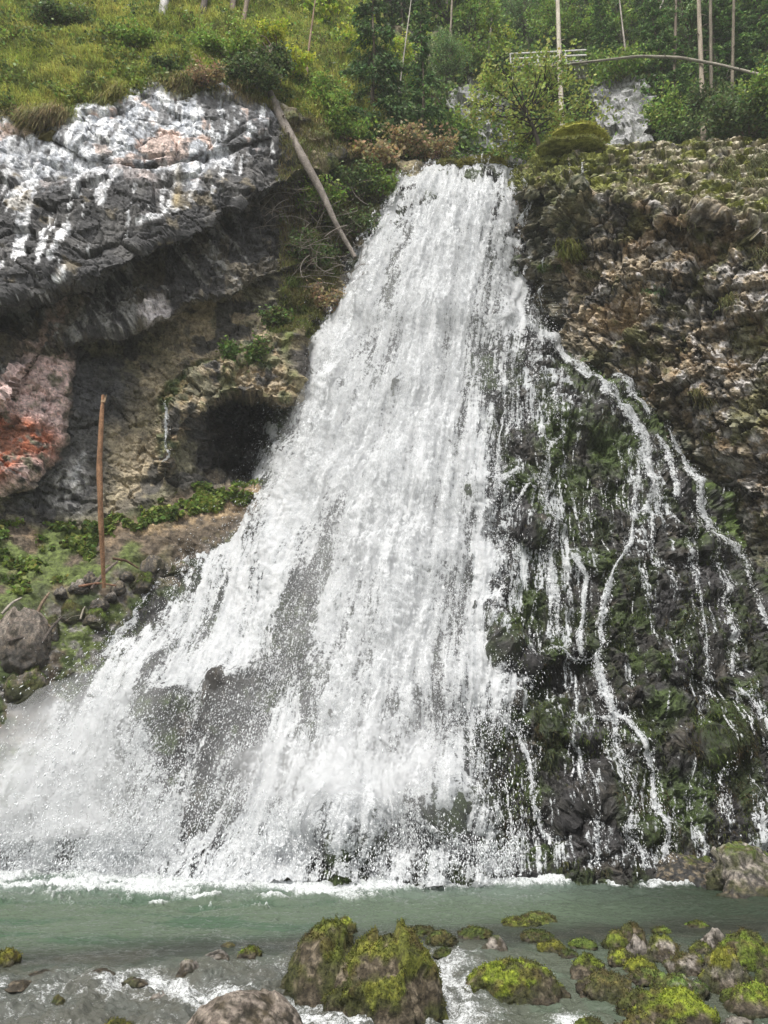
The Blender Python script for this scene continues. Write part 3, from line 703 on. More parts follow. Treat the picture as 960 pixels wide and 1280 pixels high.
CS3 = blur(CORE, 26); CN3 = normals(CS3)
def make_sheet(name, region, cover_fn, off, mat, step=1.9, lump=.3, seed=0, fine=.06):
    x0, x1, y0, y1 = region
    gx, gy = np.meshgrid(np.arange(x0, x1, step), np.arange(y0, y1, step))
    cv = cover_fn(gx, gy)
    S = sample(CS2, CX0, CY0, CST, gx, gy); A = core_at(gx, gy); n = sample(CN2, CX0, CY0, CST, gx, gy); n = n / (np.linalg.norm(n, axis=-1, keepdims=True) + 1e-9)
    if mat is M_VEIL: S = sample(CS3, CX0, CY0, CST, gx, gy); n = sample(CN3, CX0, CY0, CST, gx, gy); n = n / (np.linalg.norm(n, axis=-1, keepdims=True) + 1e-9)
    u, v = flowuv(gx, gy, S)
    fv = np.stack([u * .9, v * .16, 0 * u], -1)
    ex = np.maximum(((A - S) * n).sum(-1), -.1)
    bt = sm(850, 960, gy) * (gx < 240)
    d = off + .6 * blur(np.clip(ex, -.1, 1.5), 2) + lump * (.55 * fbm(np.stack([u * 1.0, v * .22, 0 * u], -1), 3, seed + 1) + .35 * ridge(np.stack([u * 3.2, v * .45, 0 * u], -1), 3, seed + 2) * (1 - bt) + bt * fbm(S / .8, 4, seed + 6)) + fine * fbm(S / .14, 3, seed + 3) + .05 * fbm(np.stack([u * 7, v * 1.6, 0 * u], -1), 3, seed + 5)
    gone = sm(.0, .25, cv)
    d = mix(.03, d, .4 + .6 * gone)
    if mat is M_FILM: d = .05 + np.clip(ex, -.2, 2)
    P = S + n * d[..., None]
    keep = (blur(cv, 2) > .012).ravel()
    Fg = gridf(*gx.shape); Fg = Fg[keep[Fg].any(1)]
    used = np.unique(Fg); mp = np.full(gx.size, -1); mp[used] = np.arange(len(used))
    fl = np.stack([u, v, 0 * u], -1).reshape(-1, 3)[used]
    return raw_mesh(name, P.reshape(-1, 3)[used], mp[Fg], mat, parent=FALL, attrs={'cover': np.clip(cv, 0, 1.2).ravel()[used], 'flow': fl}), (gx, gy, P, cv)

LB = [(500, 222), (474, 262), (452, 300), (428, 350), (402, 410), (385, 460), (366, 520), (352, 575), (338, 640), (300, 668), (286, 694), (258, 726), (226, 766), (180, 806), (140, 846), (72, 884), (0, 908), (-60, 930), (-400, 1010)]
RB = [(652, 222), (655, 260), (644, 320), (648, 372), (672, 430), (660, 470), (600, 520), (604, 560), (612, 620), (606, 680), (628, 720), (612, 780), (634, 850), (625, 900), (596, 960), (588, 1020), (612, 1060), (622, 1112)]
MAIN = LB + [(-400, 1125)] + RB[::-1]
def cover_main(x, y):
    W = at(x, y, 24.0)
    w = fbm(W / .9, 4, 401) * 16; w2 = fbm(W / .4, 3, 402) * 9
    d, _ = segdist(x + w + w2, y + w2, MAIN, True); s = np.where(inside(x + w + w2, y + w2, MAIN), d, -d)
    soft = np.where(x > 560, 26, 15) + 12 * sm(660, 720, y) * (x < 320)
    c = sm(-soft, soft * .9, s + 4)
    # darker rock seen through: central wet face, left plunge core, islands, slots
    g = lambda pts, sf, a: a * pmask(x + w * .8, y + w2, pts, sf)
    c = c + .40 * pmask(x, y, [(-300, 960), (0, 930), (80, 905), (170, 900), (225, 1085), (-300, 1090)], 25)
    c = c - g([(436, 640), (424, 700), (406, 760), (388, 830), (366, 880), (345, 940), (300, 1010), (262, 1056), (236, 1080), (226, 1000), (196, 930), (194, 890), (240, 872), (300, 868), (345, 820), (378, 760), (402, 700)], 26, .47)
    c = c - g([(190, 890), (228, 876), (250, 900), (240, 960), (214, 960), (196, 930)], 8, .3)
    c = c - g([(70, 960), (110, 930), (150, 950), (160, 1030), (150, 1085), (90, 1085), (60, 1030)], 26, .42)
    c = c - g([(172, 800), (186, 778), (216, 760), (214, 772), (190, 792), (176, 812)], 5, 1)
    c = c - g([(70, 822), (100, 808), (150, 780), (152, 800), (120, 835), (90, 845), (68, 850)], 6, .95)
    c = c - g([(205, 738), (222, 724), (232, 732), (216, 752), (204, 752)], 4, 1)
    c = c - g([(66, 880), (90, 868), (120, 872), (100, 888), (76, 892)], 5, .9)
    c = c - g([(436, 1078), (446, 1045), (480, 1025), (520, 1020), (560, 1030), (590, 1060), (600, 1100), (440, 1104)], 10, .40)
    c = c - g([(430, 985), (450, 950), (490, 940), (500, 980), (480, 1010)], 14, .3)
    c = c - g([(570, 900), (600, 895), (620, 930), (600, 1010), (575, 1010)], 16, .30)
    c = c - g([(548, 730), (580, 705), (600, 730), (596, 800), (560, 830)], 16, .28)
    c = c - g([(480, 350), (498, 300), (515, 275), (520, 300), (500, 360), (486, 400)], 9, .34)
    c = c - g([(600, 440), (640, 420), (700, 470), (680, 520), (640, 560), (600, 560)], 18, .38)
    c = c - g([(300, 760), (340, 700), (380, 650), (400, 660), (360, 740), (310, 800)], 16, .22)
    c = c - g([(0, 940), (60, 915), (100, 925), (60, 950), (0, 980)], 12, .28)
    c = c - .5 * np.exp(-(segdist(x + w2, y, [(468, 420), (440, 520), (410, 610)])[0] / 9) ** 2) * .4
    c = c + .25 * np.exp(-((y - 222) / 14.) ** 2) * (s > -6)
    c = c + .45 * pmask(x, y, [(-400, 1050), (300, 1062), (620, 1085), (620, 1130), (-400, 1130)], 14)
    c = np.where(y > 1128, 0, c)
    lf = fbm(np.stack([(x - 650) / (y + 88) * 26 * 1.3, (y / 110.), 0 * x], -1), 4, 404)
    c = np.clip(c, 0, 1) * (.74 + .34 * lf + .18 * np.exp(-(segdist(x, y, [(560, 240), (540, 400), (510, 600), (500, 780), (440, 960), (360, 1070)])[0] / 45) ** 2))
    return np.clip(c, 0, 1) * sm(-6, 6, s + 26)
main_o, MS = make_sheet('curtain', (-400, 720, 212, 1124), cover_main, .32, M_FALL, lump=.30, seed=410)

# the same water thrown further out: a thinner second layer and a soft veil of spray
def cover_outer(x, y):
    c = cover_main(x, y)
    z = pmask(x, y, [(505, 232), (645, 232), (640, 330), (625, 400), (590, 480), (588, 700), (600, 860), (570, 980), (560, 1090), (300, 1100), (360, 960), (400, 860), (420, 720), (380, 640), (372, 560), (415, 430)], 30)
    z2 = pmask(x, y, [(-300, 1000), (0, 930), (60, 905), (150, 890), (200, 930), (225, 1080), (-300, 1080)], 20)
    return np.clip(c * (.60 * z + .52 * z2), 0, 1)
outer_o, OS = make_sheet('spray_sheet', (-300, 690, 222, 1112), cover_outer, .75, M_FALL, lump=.45, seed=440, step=2.2, fine=.1)
def cover_in(x, y):
    d, _ = segdist(x, y, MAIN, True); return sm(-8, 26, np.where(inside(x, y, MAIN), d, -d))
def cover_veil(x, y):
    z = pmask(x, y, [(520, 300), (600, 280), (620, 420), (600, 560), (600, 760), (590, 900), (500, 1000), (320, 1100), (250, 1090), (380, 900), (430, 760), (390, 640), (372, 560), (430, 420)], 50)
    z2 = pmask(x, y, [(-300, 960), (0, 925), (80, 900), (180, 890), (228, 1085), (-300, 1090)], 40) + pmask(x, y, [(250, 1095), (330, 1000), (420, 960), (560, 980), (590, 1100)], 40)
    z = z * .62 + .35 * np.exp(-(segdist(x, y, [(340, 620), (260, 740), (200, 860)])[0] / 40) ** 2) + .3 * np.exp(-(segdist(x, y, [(300, 1080), (420, 1090), (560, 1100)])[0] / 28) ** 2) + .35 * np.exp(-(segdist(x, y, [(280, 800), (230, 870), (40, 1000)])[0] / 40) ** 2)
    return np.clip(blur((z * .33 + .42 * z2 + .18 * np.exp(-(segdist(x, y, [(420, 720), (350, 860), (260, 1040)])[0] / 40) ** 2)) * cover_in(x, y), 5), 0, .60) * np.where(x < 240, sm(1118, 1060, y), sm(1118, 960, y))
veil_o, _ = make_sheet('spray_veil', (-220, 720, 240, 1130), cover_veil, 1.25, M_VEIL, lump=.1, seed=470, step=5, fine=.0)
tag(veil_o, None, None, kind='stuff')

def cover_film(x, y):
    W = at(x, y, 23.0)
    d, _ = segdist(x, y, MAIN, True); s = np.where(inside(x, y, MAIN), d, -d)
    dS_, _ = segdist(x, y, SIL, True); e = sm(4, 40, np.where(inside(x, y, SIL), dS_, -dS_))
    near = np.exp(-(np.minimum(s, 0) / 60) ** 2)
    c = .21 + .30 * near + .20 * fbm(np.stack([W[..., 0] / .8, 0 * x, W[..., 2] / 3], -1), 4, 431) + .10 * fbm(W / .5, 3, 432)
    c = c + .22 * np.exp(-(segdist(x, y, [(700, 470), (740, 520), (800, 560), (830, 640)])[0] / 22) ** 2) + .22 * np.exp(-(segdist(x, y, [(690, 640), (700, 800)])[0] / 22) ** 2) + .2 * np.exp(-(segdist(x, y, [(895, 680), (930, 900)])[0] / 26) ** 2) + .2 * np.exp(-(segdist(x, y, [(750, 860), (780, 1080)])[0] / 40) ** 2)
    return np.clip(c, 0, .62) * e * (s < 10) * sm(1104, 1090, y) * (x > 560)
film_o, _ = make_sheet('water_film', (560, 1010, 420, 1110), cover_film, .10, M_FILM, lump=.05, seed=490, step=2.0, fine=.03)
THP = []
def thread(pts, cov=.75, name='water_thread', surf=None, off=.12, seed=0, wob=1.8):
    """a thin stream that follows the rock: pts (px, py, width px)"""
    p = np.array(pts, float)
    L = np.concatenate([[0], np.cumsum(np.hypot(*(p[1:, :2] - p[:-1, :2]).T))])
    n = max(4, int(L[-1] / 2.2)); s = np.linspace(0, L[-1], n)
    x = np.interp(s, L, p[:, 0]); y = np.interp(s, L, p[:, 1]); w = np.interp(s, L, p[:, 2])
    for k in range(2):
        x = np.convolve(np.pad(x, 3, mode='edge'), np.ones(7) / 7, 'valid'); y = np.convolve(np.pad(y, 3, mode='edge'), np.ones(7) / 7, 'valid')
    q = np.stack([s / 22, 0 * s + seed * 3.1, 0 * s], -1)
    x = x + wob * fbm(q, 3, seed); w = w * (1 + .55 * fbm(q * 2.5, 3, seed + 9))
    tx = np.gradient(x); ty = np.gradient(y); l = np.hypot(tx, ty) + 1e-9; nx, ny = -ty / l, tx / l
    nx = np.where(nx < 0, nx, nx)
    a = np.linspace(-1, 1, 9)
    X = x[:, None] + nx[:, None] * w[:, None] * a[None] * .68; Yp = y[:, None] + ny[:, None] * w[:, None] * a[None] * .68
    if surf is None:
        S = core_at(X, Yp); S2 = core_s(X, Yp); nn = core_n(X, Yp)
        S = S2 + nn * np.maximum(((S - S2) * nn).sum(-1), -.05)[..., None]
    else:
        S = surf(X, Yp); nn = np.zeros(S.shape); nn[..., 1] = -.9; nn[..., 2] = .43
    S = np.stack([blur(S[..., k], 1) for k in range(3)], -1)
    P = S + nn * (off + .10 * (1 - a[None] ** 2) * np.ones_like(X) + .05 * fbm(S / .2, 2, seed + 5))[..., None]
    c = cov * (1 - np.abs(a[None]) ** 2.0) * np.ones_like(X) + .22 * fbm(np.stack([X / 9, Yp / 26, 0 * X], -1), 3, seed + 7)
    c = c * sm(0, 7, s)[:, None] * sm(0, 10, L[-1] - s)[:, None] * (1 - np.abs(a[None]) ** 6)
    THP.append((P[:, 1:-1].reshape(-1, 3), (np.repeat(w, 7) * cov)))
    u = a[None] * w[:, None] * .028 + seed * 5.3
    v = np.broadcast_to((s * .028)[:, None], u.shape)
    return raw_mesh(name, P, gridf(*X.shape), M_THREAD, parent=FALL, attrs={'cover': np.clip(c, 0, 1), 'flow': np.stack([u, v, 0 * u], -1)})

TH = [
 ([(596, 412, 10), (635, 404, 10), (662, 422, 10), (697, 452, 10), (730, 485, 9), (760, 515, 9), (790, 535, 10), (802, 565, 14), (812, 610, 12), (806, 655, 9)], .8),
 ([(752, 482, 5), (780, 500, 8), (806, 532, 9)], .85),
 ([(812, 545, 6), (832, 575, 7), (842, 632, 8)], .65), ([(800, 560, 7), (796, 610, 6), (790, 650, 6)], .7), ([(820, 560, 5), (824, 640, 5)], .5),
 ([(825, 535, 5), (845, 570, 9), (866, 612, 10), (890, 668, 11)], .85),
 ([(885, 662, 8), (915, 690, 9), (930, 732, 7), (945, 785, 6), (970, 822, 5)], .7),
 ([(880, 660, 8), (884, 700, 10), (896, 750, 9), (912, 805, 6), (916, 850, 5)], .55),
 ([(704, 543, 6), (676, 570, 8), (671, 612, 10), (680, 655, 12), (690, 740, 16), (700, 800, 16)], .55),
 ([(700, 470, 9), (690, 510, 12), (694, 545, 10)], .5), ([(660, 430, 8), (668, 480, 12), (660, 540, 12)], .42), ([(640, 430, 8), (640, 520, 10), (628, 590, 8)], .5),
 ([(648, 598, 6), (618, 614, 8), (603, 655, 9), (606, 705, 9)], .72), ([(628, 510, 4), (622, 555, 5), (626, 595, 4)], .75), ([(655, 600, 8), (640, 650, 9), (636, 700, 6)], .5),
 ([(714, 703, 6), (731, 730, 8), (726, 780, 8), (724, 818, 7)], .85),
 ([(790, 640, 5), (789, 682, 6), (766, 714, 8), (752, 750, 11), (747, 790, 12), (752, 822, 12), (750, 872, 16), (760, 902, 12)], .88),
 ([(756, 895, 9), (786, 922, 7), (804, 970, 8), (817, 1030, 10), (829, 1092, 14)], .85),
 ([(756, 890, 10), (768, 945, 12), (774, 1000, 9), (790, 1050, 12), (796, 1096, 12)], .66), ([(748, 890, 7), (752, 940, 6), (770, 985, 5)], .6),
 ([(680, 818, 4), (715, 816, 5), (748, 824, 7)], .8), ([(705, 904, 4), (745, 904, 5), (790, 908, 5)], .7),
 ([(714, 902, 5), (726, 942, 5), (736, 985, 6), (738, 1030, 6), (740, 1100, 5)], .7),
 ([(612, 884, 7), (646, 925, 8), (664, 968, 8), (678, 1012, 10), (690, 1075, 8)], .78), ([(640, 812, 7), (650, 850, 9), (640, 890, 10), (612, 930, 12)], .5),
 ([(806, 690, 7), (818, 732, 5)], .6), ([(812, 650, 4), (808, 700, 6)], .6), ([(843, 680, 4), (861, 725, 7), (870, 770, 7), (875, 815, 5), (878, 885, 4)], .68),
 ([(914, 860, 4), (936, 890, 7), (951, 918, 8), (964, 965, 7), (972, 1010, 6)], .8),
 ([(886, 932, 8), (892, 985, 9), (904, 1025, 12)], .5), ([(780, 845, 4), (783, 882, 5)], .6), ([(630, 968, 4), (635, 1035, 5), (638, 1100, 5)], .6), ([(648, 1030, 16), (640, 1070, 18), (632, 1104, 18)], .42),
 ([(672, 935, 3), (675, 965, 4)], .6), ([(858, 640, 3), (862, 690, 4)], .5), ([(722, 640, 3), (724, 690, 3)], .5), ([(742, 1022, 6), (780, 1030, 8), (796, 1060, 10)], .5),
 ([(276, 676, 7), (246, 690, 8), (236, 718, 10), (206, 734, 10), (172, 770, 12), (152, 800, 16), (132, 838, 14)], .85), ([(185, 738, 6), (196, 742, 7)], .7),
 ([(156, 768, 6), (102, 800, 7), (66, 838, 10), (34, 862, 9), (-10, 892, 9)], .75), ([(60, 842, 7), (70, 860, 10), (50, 885, 10)], .7),
 ([(250, 880, 12), (244, 940, 10), (240, 1000, 9)], .5), ([(330, 880, 9), (300, 940, 9), (268, 1010, 9)], .35), ([(380, 830, 12), (350, 900, 14), (300, 1000, 14)], .42),
 ([(440, 1064, 7), (470, 1030, 8), (520, 1018, 8), (560, 1024, 8), (596, 1056, 9), (612, 1090, 9)], .8), ([(500, 1020, 10), (490, 1060, 12), (490, 1100, 12)], .6), ([(545, 1024, 10), (556, 1060, 12), (560, 1102, 12)], .6),
 ([(940, 1048, 4), (925, 1072, 6), (908, 1100, 6)], .7),
]
for k, (p, cv_) in enumerate(TH): thread(p, min(1, cv_ * 1.12), seed=k + 3)
RC = lambda x, y: right_at(x, y)
for k, (p, cv_) in enumerate([([(652, 226, 6), (655, 270, 7), (652, 330, 6)], .75), ([(660, 240, 3), (661, 300, 3)], .6), ([(680, 330, 4), (682, 372, 5), (683, 420, 3)], .8), ([(727, 212, 3), (727, 248, 4)], .6), ([(711, 214, 2), (711, 240, 2)], .5)]):
    thread(p, cv_, seed=80 + k, surf=RC, off=.35, wob=1)
o = thread([(212, 518, 7), (212, 545, 5), (210, 600, 2.5)], .8, 'water_thread', surf=lambda x, y: left_at(x, y), off=.5, seed=95, wob=1)
o.parent = None; o.name = 'trickle'; o.location = FALL.location; tag(o, 'thin white trickle falling from the mossy lip beside the cave', 'trickle')

# hair-thin drips hanging off the ledges
rng = np.random.default_rng(7)
V = []; Fc = []; A = []; FL = []; nb = 0
spots = [(700, 960, 590, 690), (690, 940, 830, 1000), (760, 960, 930, 1060), (640, 900, 690, 800), (730, 800, 590, 620), (600, 720, 480, 600), (600, 700, 600, 700), (830, 960, 720, 900)]
for k in range(330):
    a = spots[rng.integers(len(spots))]
    x = rng.uniform(a[0], a[1]); y = rng.uniform(a[2], a[3]); h = rng.uniform(14, 62)
    n = 6; yy = np.linspace(y, y + h, n); w = rng.uniform(.5, 1.15)
    xx = x + (x - 650) * .0006 * (yy - y) + rng.normal(0, .5, n)
    S = core_s(xx, yy) + core_n(xx, yy) * (np.maximum(((core_at(xx, yy) - core_s(xx, yy)) * core_n(xx, yy)).sum(-1), 0) + .12)[:, None]
    ww = w * .027
    V.append(np.stack([S - [ww, 0, 0], S + [ww, 0, 0]], 1).reshape(-1, 3))
    i = np.arange(n - 1) * 2 + nb
    Fc.append(np.stack([i, i + 2, i + 3, i + 1], -1)); nb += 2 * n
    c = rng.uniform(.32, .62) * np.sin(np.linspace(.25, math.pi - .1, n)); A.append(np.repeat(c, 2)); FL.append(np.stack([np.tile([x * .3, x * .3 + .05], n), np.repeat(yy * .028, 2), np.zeros(2 * n)], -1))
o = raw_mesh('drips', np.concatenate(V), np.concatenate(Fc), M_THREAD, parent=FALL, attrs={'cover': np.concatenate(A), 'flow': np.concatenate(FL)})
tag(o, None, None, kind='stuff')

# droplets thrown off the water
def droplets(name, C, size, dirv, parent):
    n = len(C)
    s = size[:, None]
    e1 = rng.normal(size=(n, 3)); e1 /= np.linalg.norm(e1, axis=1, keepdims=True)
    e2 = np.cross(dirv, e1); e2 /= np.linalg.norm(e2, axis=1, keepdims=True) + 1e-9; e3 = np.cross(dirv, e2)
    el = rng.uniform(.8, 2.6, (n, 1))
    T = np.stack([C + dirv * s * el, C - dirv * s * el, C + e2 * s * .75, C - e2 * s * .5 + e3 * s * .6, C - e2 * s * .5 - e3 * s * .6], 1).reshape(-1, 3)
    i = np.arange(n)[:, None] * 5
    Fd = np.concatenate([i + np.array([[a, b, c]]) for a, b, c in ((0, 2, 3), (0, 3, 4), (0, 4, 2), (1, 3, 2), (1, 4, 3), (1, 2, 4))])
    o = raw_mesh(name, T, Fd, M_DROP, parent=parent, smooth=True)
    return tag(o, None, None, kind='stuff')
def scatter_on(MSx, n, wfn, out):
    gx, gy, P, cv = MSx
    w = wfn(gx, gy, cv).ravel(); w = np.where(np.isfinite(w), w, 0); w /= w.sum()
    i = rng.choice(w.size, n, p=w)
    p = P.reshape(-1, 3)[i] + core_n(gx.ravel()[i], gy.ravel()[i]) * (rng.exponential(out, n)[:, None])
    p = p + rng.normal(0, .09, (n, 3))
    f = np.stack([(gx.ravel()[i] - 650) / (gy.ravel()[i] + 88) * .9, np.full(n, -.35), np.full(n, -1.0)], -1) + rng.normal(0, .35, (n, 3))
    return p, f / np.linalg.norm(f, axis=1, keepdims=True)
q = np.concatenate([a for a, b in THP]); w = np.concatenate([b for a, b in THP]); w = w / w.sum()
i = rng.choice(len(q), 15000, p=w); p = q[i] + rng.normal(0, .07, (15000, 3)) + np.array([0, -.06, 0]); f = np.tile([0., -.2, -1.], (15000, 1)) + rng.normal(0, .3, (15000, 3))
droplets('droplets', p, rng.gamma(3, .0024, len(p)) + .004, f / np.linalg.norm(f, axis=1, keepdims=True), FALL)
edgew = lambda x, y, c: np.exp(-((c - .35) / .3) ** 2) * (c > .01) + .25 * (c > .3)
p, f = scatter_on(MS, 60000, edgew, .30)
droplets('droplets', p, rng.gamma(3, .0028, len(p)) + .004, f, FALL)
p, f = scatter_on(MS, 26000, lambda x, y, c: c * pmask(x, y, [(-60, 900), (60, 885), (200, 880), (240, 1090), (-60, 1090)], 20) + .5 * c * sm(1040, 1100, y), .40)
droplets('droplets', p, rng.gamma(3, .0034, len(p)) + .005, f, FALL)
# ------------------------------------------------------------------ pool and stream
def far_y(x):   # where the green pool gives way to the stream
    return np.interp(x, [-12, -8.5, -5, -1.5, 2, 8, 12], [12.9, 13.2, 13.8, 14.6, 15.3, 16.0, 16.2])
def water_z(x, y):
    s = np.clip(far_y(x) - y, 0, 30)
    return -.015 * s - .012 * s ** 1.7 * (s < 8) - .012 * 8 ** 1.7 * (s >= 8) - .01 * np.clip(s - 8, 0, 30)
ys = np.concatenate([np.linspace(2, 8.6, 60)[:-1], np.linspace(8.6, 17, 560)[:-1], np.linspace(17, 27, 200)])
xs = np.concatenate([np.linspace(-30, -9, 60)[:-1], np.linspace(-9, 9.5, 760), np.linspace(9.5, 30, 60)[1:]])
X, Yw = np.meshgrid(xs, ys[::-1])
Q = np.stack([X, Yw, 0 * X], -1)
sdn = far_y(X) - Yw + .35 * fbm(Q / 1.1, 3, 500)
inpool = 1 - sm(-.1, .5, sdn); rap = sm(.7, 2.2, sdn + .25 * np.clip(-X - 2, 0, 3) * 0) * sm(8.0, 9.2, Yw)
right_calm = sm(.9, 2.2, X) * (1 - sm(9.9, 10.6, Yw) * 0)
rap = rap * (1 - .72 * right_calm)
fall_d = np.clip(Yw - 14, 0, 7) / 7
wave = .050 * fbm(Q * np.array([1.6, 3.4, 1]), 4, 501) * (.6 + 1.2 * fall_d) + .028 * ridge(Q * np.array([3.2, 7, 1]), 3, 502) + .03 * (X < -2) * fbm(Q * np.array([.7, 1.6, 1]), 2, 503)
smooth_dark = np.exp(-((sdn - .8) / .8) ** 2)
wave = wave * (1 - .5 * smooth_dark) + rap * 1.5 * (.085 * fbm(Q * np.array([1.5, 2.2, 1]), 4, 504) + .055 * ridge(Q * np.array([3.0, 4.0, 1]), 4, 505) + .022 * ridge(Q * np.array([9, 11, 1]), 3, 506) - .02)
bed = .10 * fbm(Q / .6, 3, 507)
Z = water_z(X, Yw) + wave
fx = fbm(Q * np.array([1.3, 2.0, 1]), 5, 510); ff = ridge(Q * np.array([4.5, 6.5, 1]), 4, 511); fg = fbm(Q * np.array([12, 17, 1]), 3, 512)
base = np.zeros(Q.shape); base[:] = (.085, .115, .078)
base = mixc(base, (.055, .095, .058), sm(-.05, .4, fbm(Q * np.array([.6, 1.8, 1]), 3, 513)) * (X < -1))
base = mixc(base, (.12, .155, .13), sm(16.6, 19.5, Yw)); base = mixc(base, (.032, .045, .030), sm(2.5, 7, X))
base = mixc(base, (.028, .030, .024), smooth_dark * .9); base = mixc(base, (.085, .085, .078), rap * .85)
base = mixc(base, (.075, .072, .055), sm(.0, .3, fbm(Q / .35, 3, 515)) * sm(0, 1, sdn) * .4)
edge = np.interp(X, [-13, -11, -7, -4.6, -2, 0, 3, 5.0, 7.2, 8.6], [21.2, 21.2, 20.8, 19.7, 19.1, 19.1, 19.3, 19.6, 19.6, 20.5])
fz = np.interp(X, [-13, -9, -4.6, -1.5, 1, 3, 5, 6.2, 7, 8.2, 10], [2.4, 2.6, 2.3, 1.6, 1.1, .55, .15, .6, .7, .15, .0])
foamb = sm(-.1, .7, (Yw - (edge - fz)) / np.maximum(fz, .05) + (fx * .9 + fg * .35)) * (fz > .02)
streaks = sm(.42, .6, ridge(Q * np.array([2.6, 6.0, 1]) + fbm(Q / .7, 2, 516)[..., None] * .6, 3, 517)) * sm(-3, 2, -sdn * 0 + 1)
lace = sm(.50, .72, ridge(Q * np.array([2.0, 4.4, 1]) + fbm(Q / .5, 3, 518)[..., None] * .9, 3, 519)) * sm(14.8, 18.5, Yw) * (X < 3.5)
foam_p = np.maximum(foamb, lace * .45 * inpool)
gap1 = np.exp(-(segdist(X, Yw, [(-3.4, 12.0), (-2.3, 11.4), (-1.2, 10.9), (-.3, 10.3), (1.0, 9.7)])[0] / .5) ** 2)
gap2 = np.exp(-(segdist(X, Yw, [(.6, 13.6), (.9, 12.6), (1.0, 11.6), (.9, 10.8), (1.1, 10.0)])[0] / .42) ** 2)
gap3 = np.exp(-(segdist(X, Yw, [(2.35, 10.85), (2.5, 10.5)])[0] / .25) ** 2) + .8 * np.exp(-(segdist(X, Yw, [(3.3, 10.6), (3.1, 10.3)])[0] / .2) ** 2)
crest = sm(-.15, .6, ff * .55 + fx * .5 + .35 * gap1 + .28 * gap2 - .05)
foam_r = np.clip(rap * (.12 + .55 * crest) + gap1 * .30 * sm(-.5, .3, ff) + gap2 * .2 + gap3 * .9, 0, 1)
foam = np.clip(np.maximum(foam_p, foam_r), 0, 1)
Z = Z + foam_p * .05 * (1 + fg) + foamb * .10 * np.clip(fbm(Q / .5, 3, 520) + .4, 0, 1)
Pw = np.stack([X, Yw, Z], -1)

m, nt, b = nmat('pool_water')
a = nd(nt, 'ShaderNodeAttribute', attribute_name='col'); fo = nd(nt, 'ShaderNodeAttribute', attribute_name='foam')
tc = nd(nt, 'ShaderNodeTexCoord'); mp = nd(nt, 'ShaderNodeMapping'); mp.inputs['Scale'].default_value = (1, 1.7, 1)
nt.links.new(tc.outputs['Object'], mp.inputs[0])
n1 = nd(nt, 'ShaderNodeTexNoise'); n1.inputs['Scale'].default_value = 6.5; n1.inputs['Detail'].default_value = 5; n1.inputs['Roughness'].default_value = .6; nt.links.new(mp.outputs[0], n1.inputs['Vector'])
n2 = nd(nt, 'ShaderNodeTexNoise'); n2.inputs['Scale'].default_value = 24; n2.inputs['Detail'].default_value = 4; n2.inputs['Roughness'].default_value = .7; nt.links.new(mp.outputs[0], n2.inputs['Vector'])
n3 = nd(nt, 'ShaderNodeTexNoise'); n3.inputs['Scale'].default_value = 55; n3.inputs['Detail'].default_value = 3; n3.inputs['Roughness'].default_value = .7; nt.links.new(mp.outputs[0], n3.inputs['Vector'])
fm = math_node(nt, 'ADD', fo.outputs['Fac'], math_node(nt, 'ADD', math_node(nt, 'MULTIPLY', math_node(nt, 'SUBTRACT', n2.outputs[0], .5), 1.7), math_node(nt, 'MULTIPLY', math_node(nt, 'SUBTRACT', n3.outputs[0], .5), 1.5)))
fm = math_node(nt, 'MULTIPLY', fm, math_node(nt, 'MULTIPLY', fo.outputs['Fac'], 6.0, True))
mr = nd(nt, 'ShaderNodeMapRange', interpolation_type='SMOOTHSTEP'); nt.links.new(fm, mr.inputs[0]); mr.inputs[1].default_value = .36; mr.inputs[2].default_value = 1.25
mx = nd(nt, 'ShaderNodeMix', data_type='RGBA'); nt.links.new(mr.outputs[0], mx.inputs['Factor']); nt.links.new(a.outputs['Color'], mx.inputs['A']); mx.inputs['B'].default_value = (.68, .70, .71, 1)
nt.links.new(mx.outputs['Result'], b.inputs['Base Color'])
rr = nd(nt, 'ShaderNodeMapRange'); nt.links.new(mr.outputs[0], rr.inputs[0]); rr.inputs[3].default_value = .06; rr.inputs[4].default_value = .5
nt.links.new(rr.outputs[0], b.inputs['Roughness']); b.inputs['IOR'].default_value = 1.33; b.inputs['Specular IOR Level'].default_value = .5
h = math_node(nt, 'ADD', n1.outputs[0], math_node(nt, 'MULTIPLY', n2.outputs[0], .35))
bp = nd(nt, 'ShaderNodeBump'); bp.inputs['Strength'].default_value = .8; bp.inputs['Distance'].default_value = .05; nt.links.new(h, bp.inputs['Height']); nt.links.new(bp.outputs[0], b.inputs['Normal'])
M_WATER = m
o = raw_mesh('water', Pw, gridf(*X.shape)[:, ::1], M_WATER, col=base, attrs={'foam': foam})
tag(o, 'green pool below the waterfall breaking into a shallow rocky stream', 'water', kind='structure')

# ground: one sheet, dipping under the pool, with the banks rising behind the camera
xs = np.concatenate([np.linspace(-400, -32, 24)[:-1], np.linspace(-32, 32, 200), np.linspace(32, 400, 24)[1:]]); ys = np.concatenate([np.linspace(-400, -20, 20)[:-1], np.linspace(-20, 30, 180), np.linspace(30, 400, 24)[1:]])
X, Yg = np.meshgrid(xs, ys[::-1])
Q = np.stack([X, Yg, 0 * X], -1)
Zg = -1.1 + .12 * fbm(Q / 1.2, 4, 530) + 2.2 * sm(6.5, 1.0, Yg) * 1.0 + 6 * sm(30, 120, np.abs(X)) + 4 * sm(-10, -60, Yg) + 5 * sm(40, 120, Yg)
c = np.zeros(Q.shape); c[:] = (.10, .09, .07); c = mixc(c, (.06, .08, .03), sm(0, .4, fbm(Q / 2, 4, 531)))
o = raw_mesh('ground', np.stack([X, Yg, Zg], -1), gridf(*X.shape), M_SOIL, col=c)
tag(o, 'stony stream bed and bank', 'ground', kind='structure')

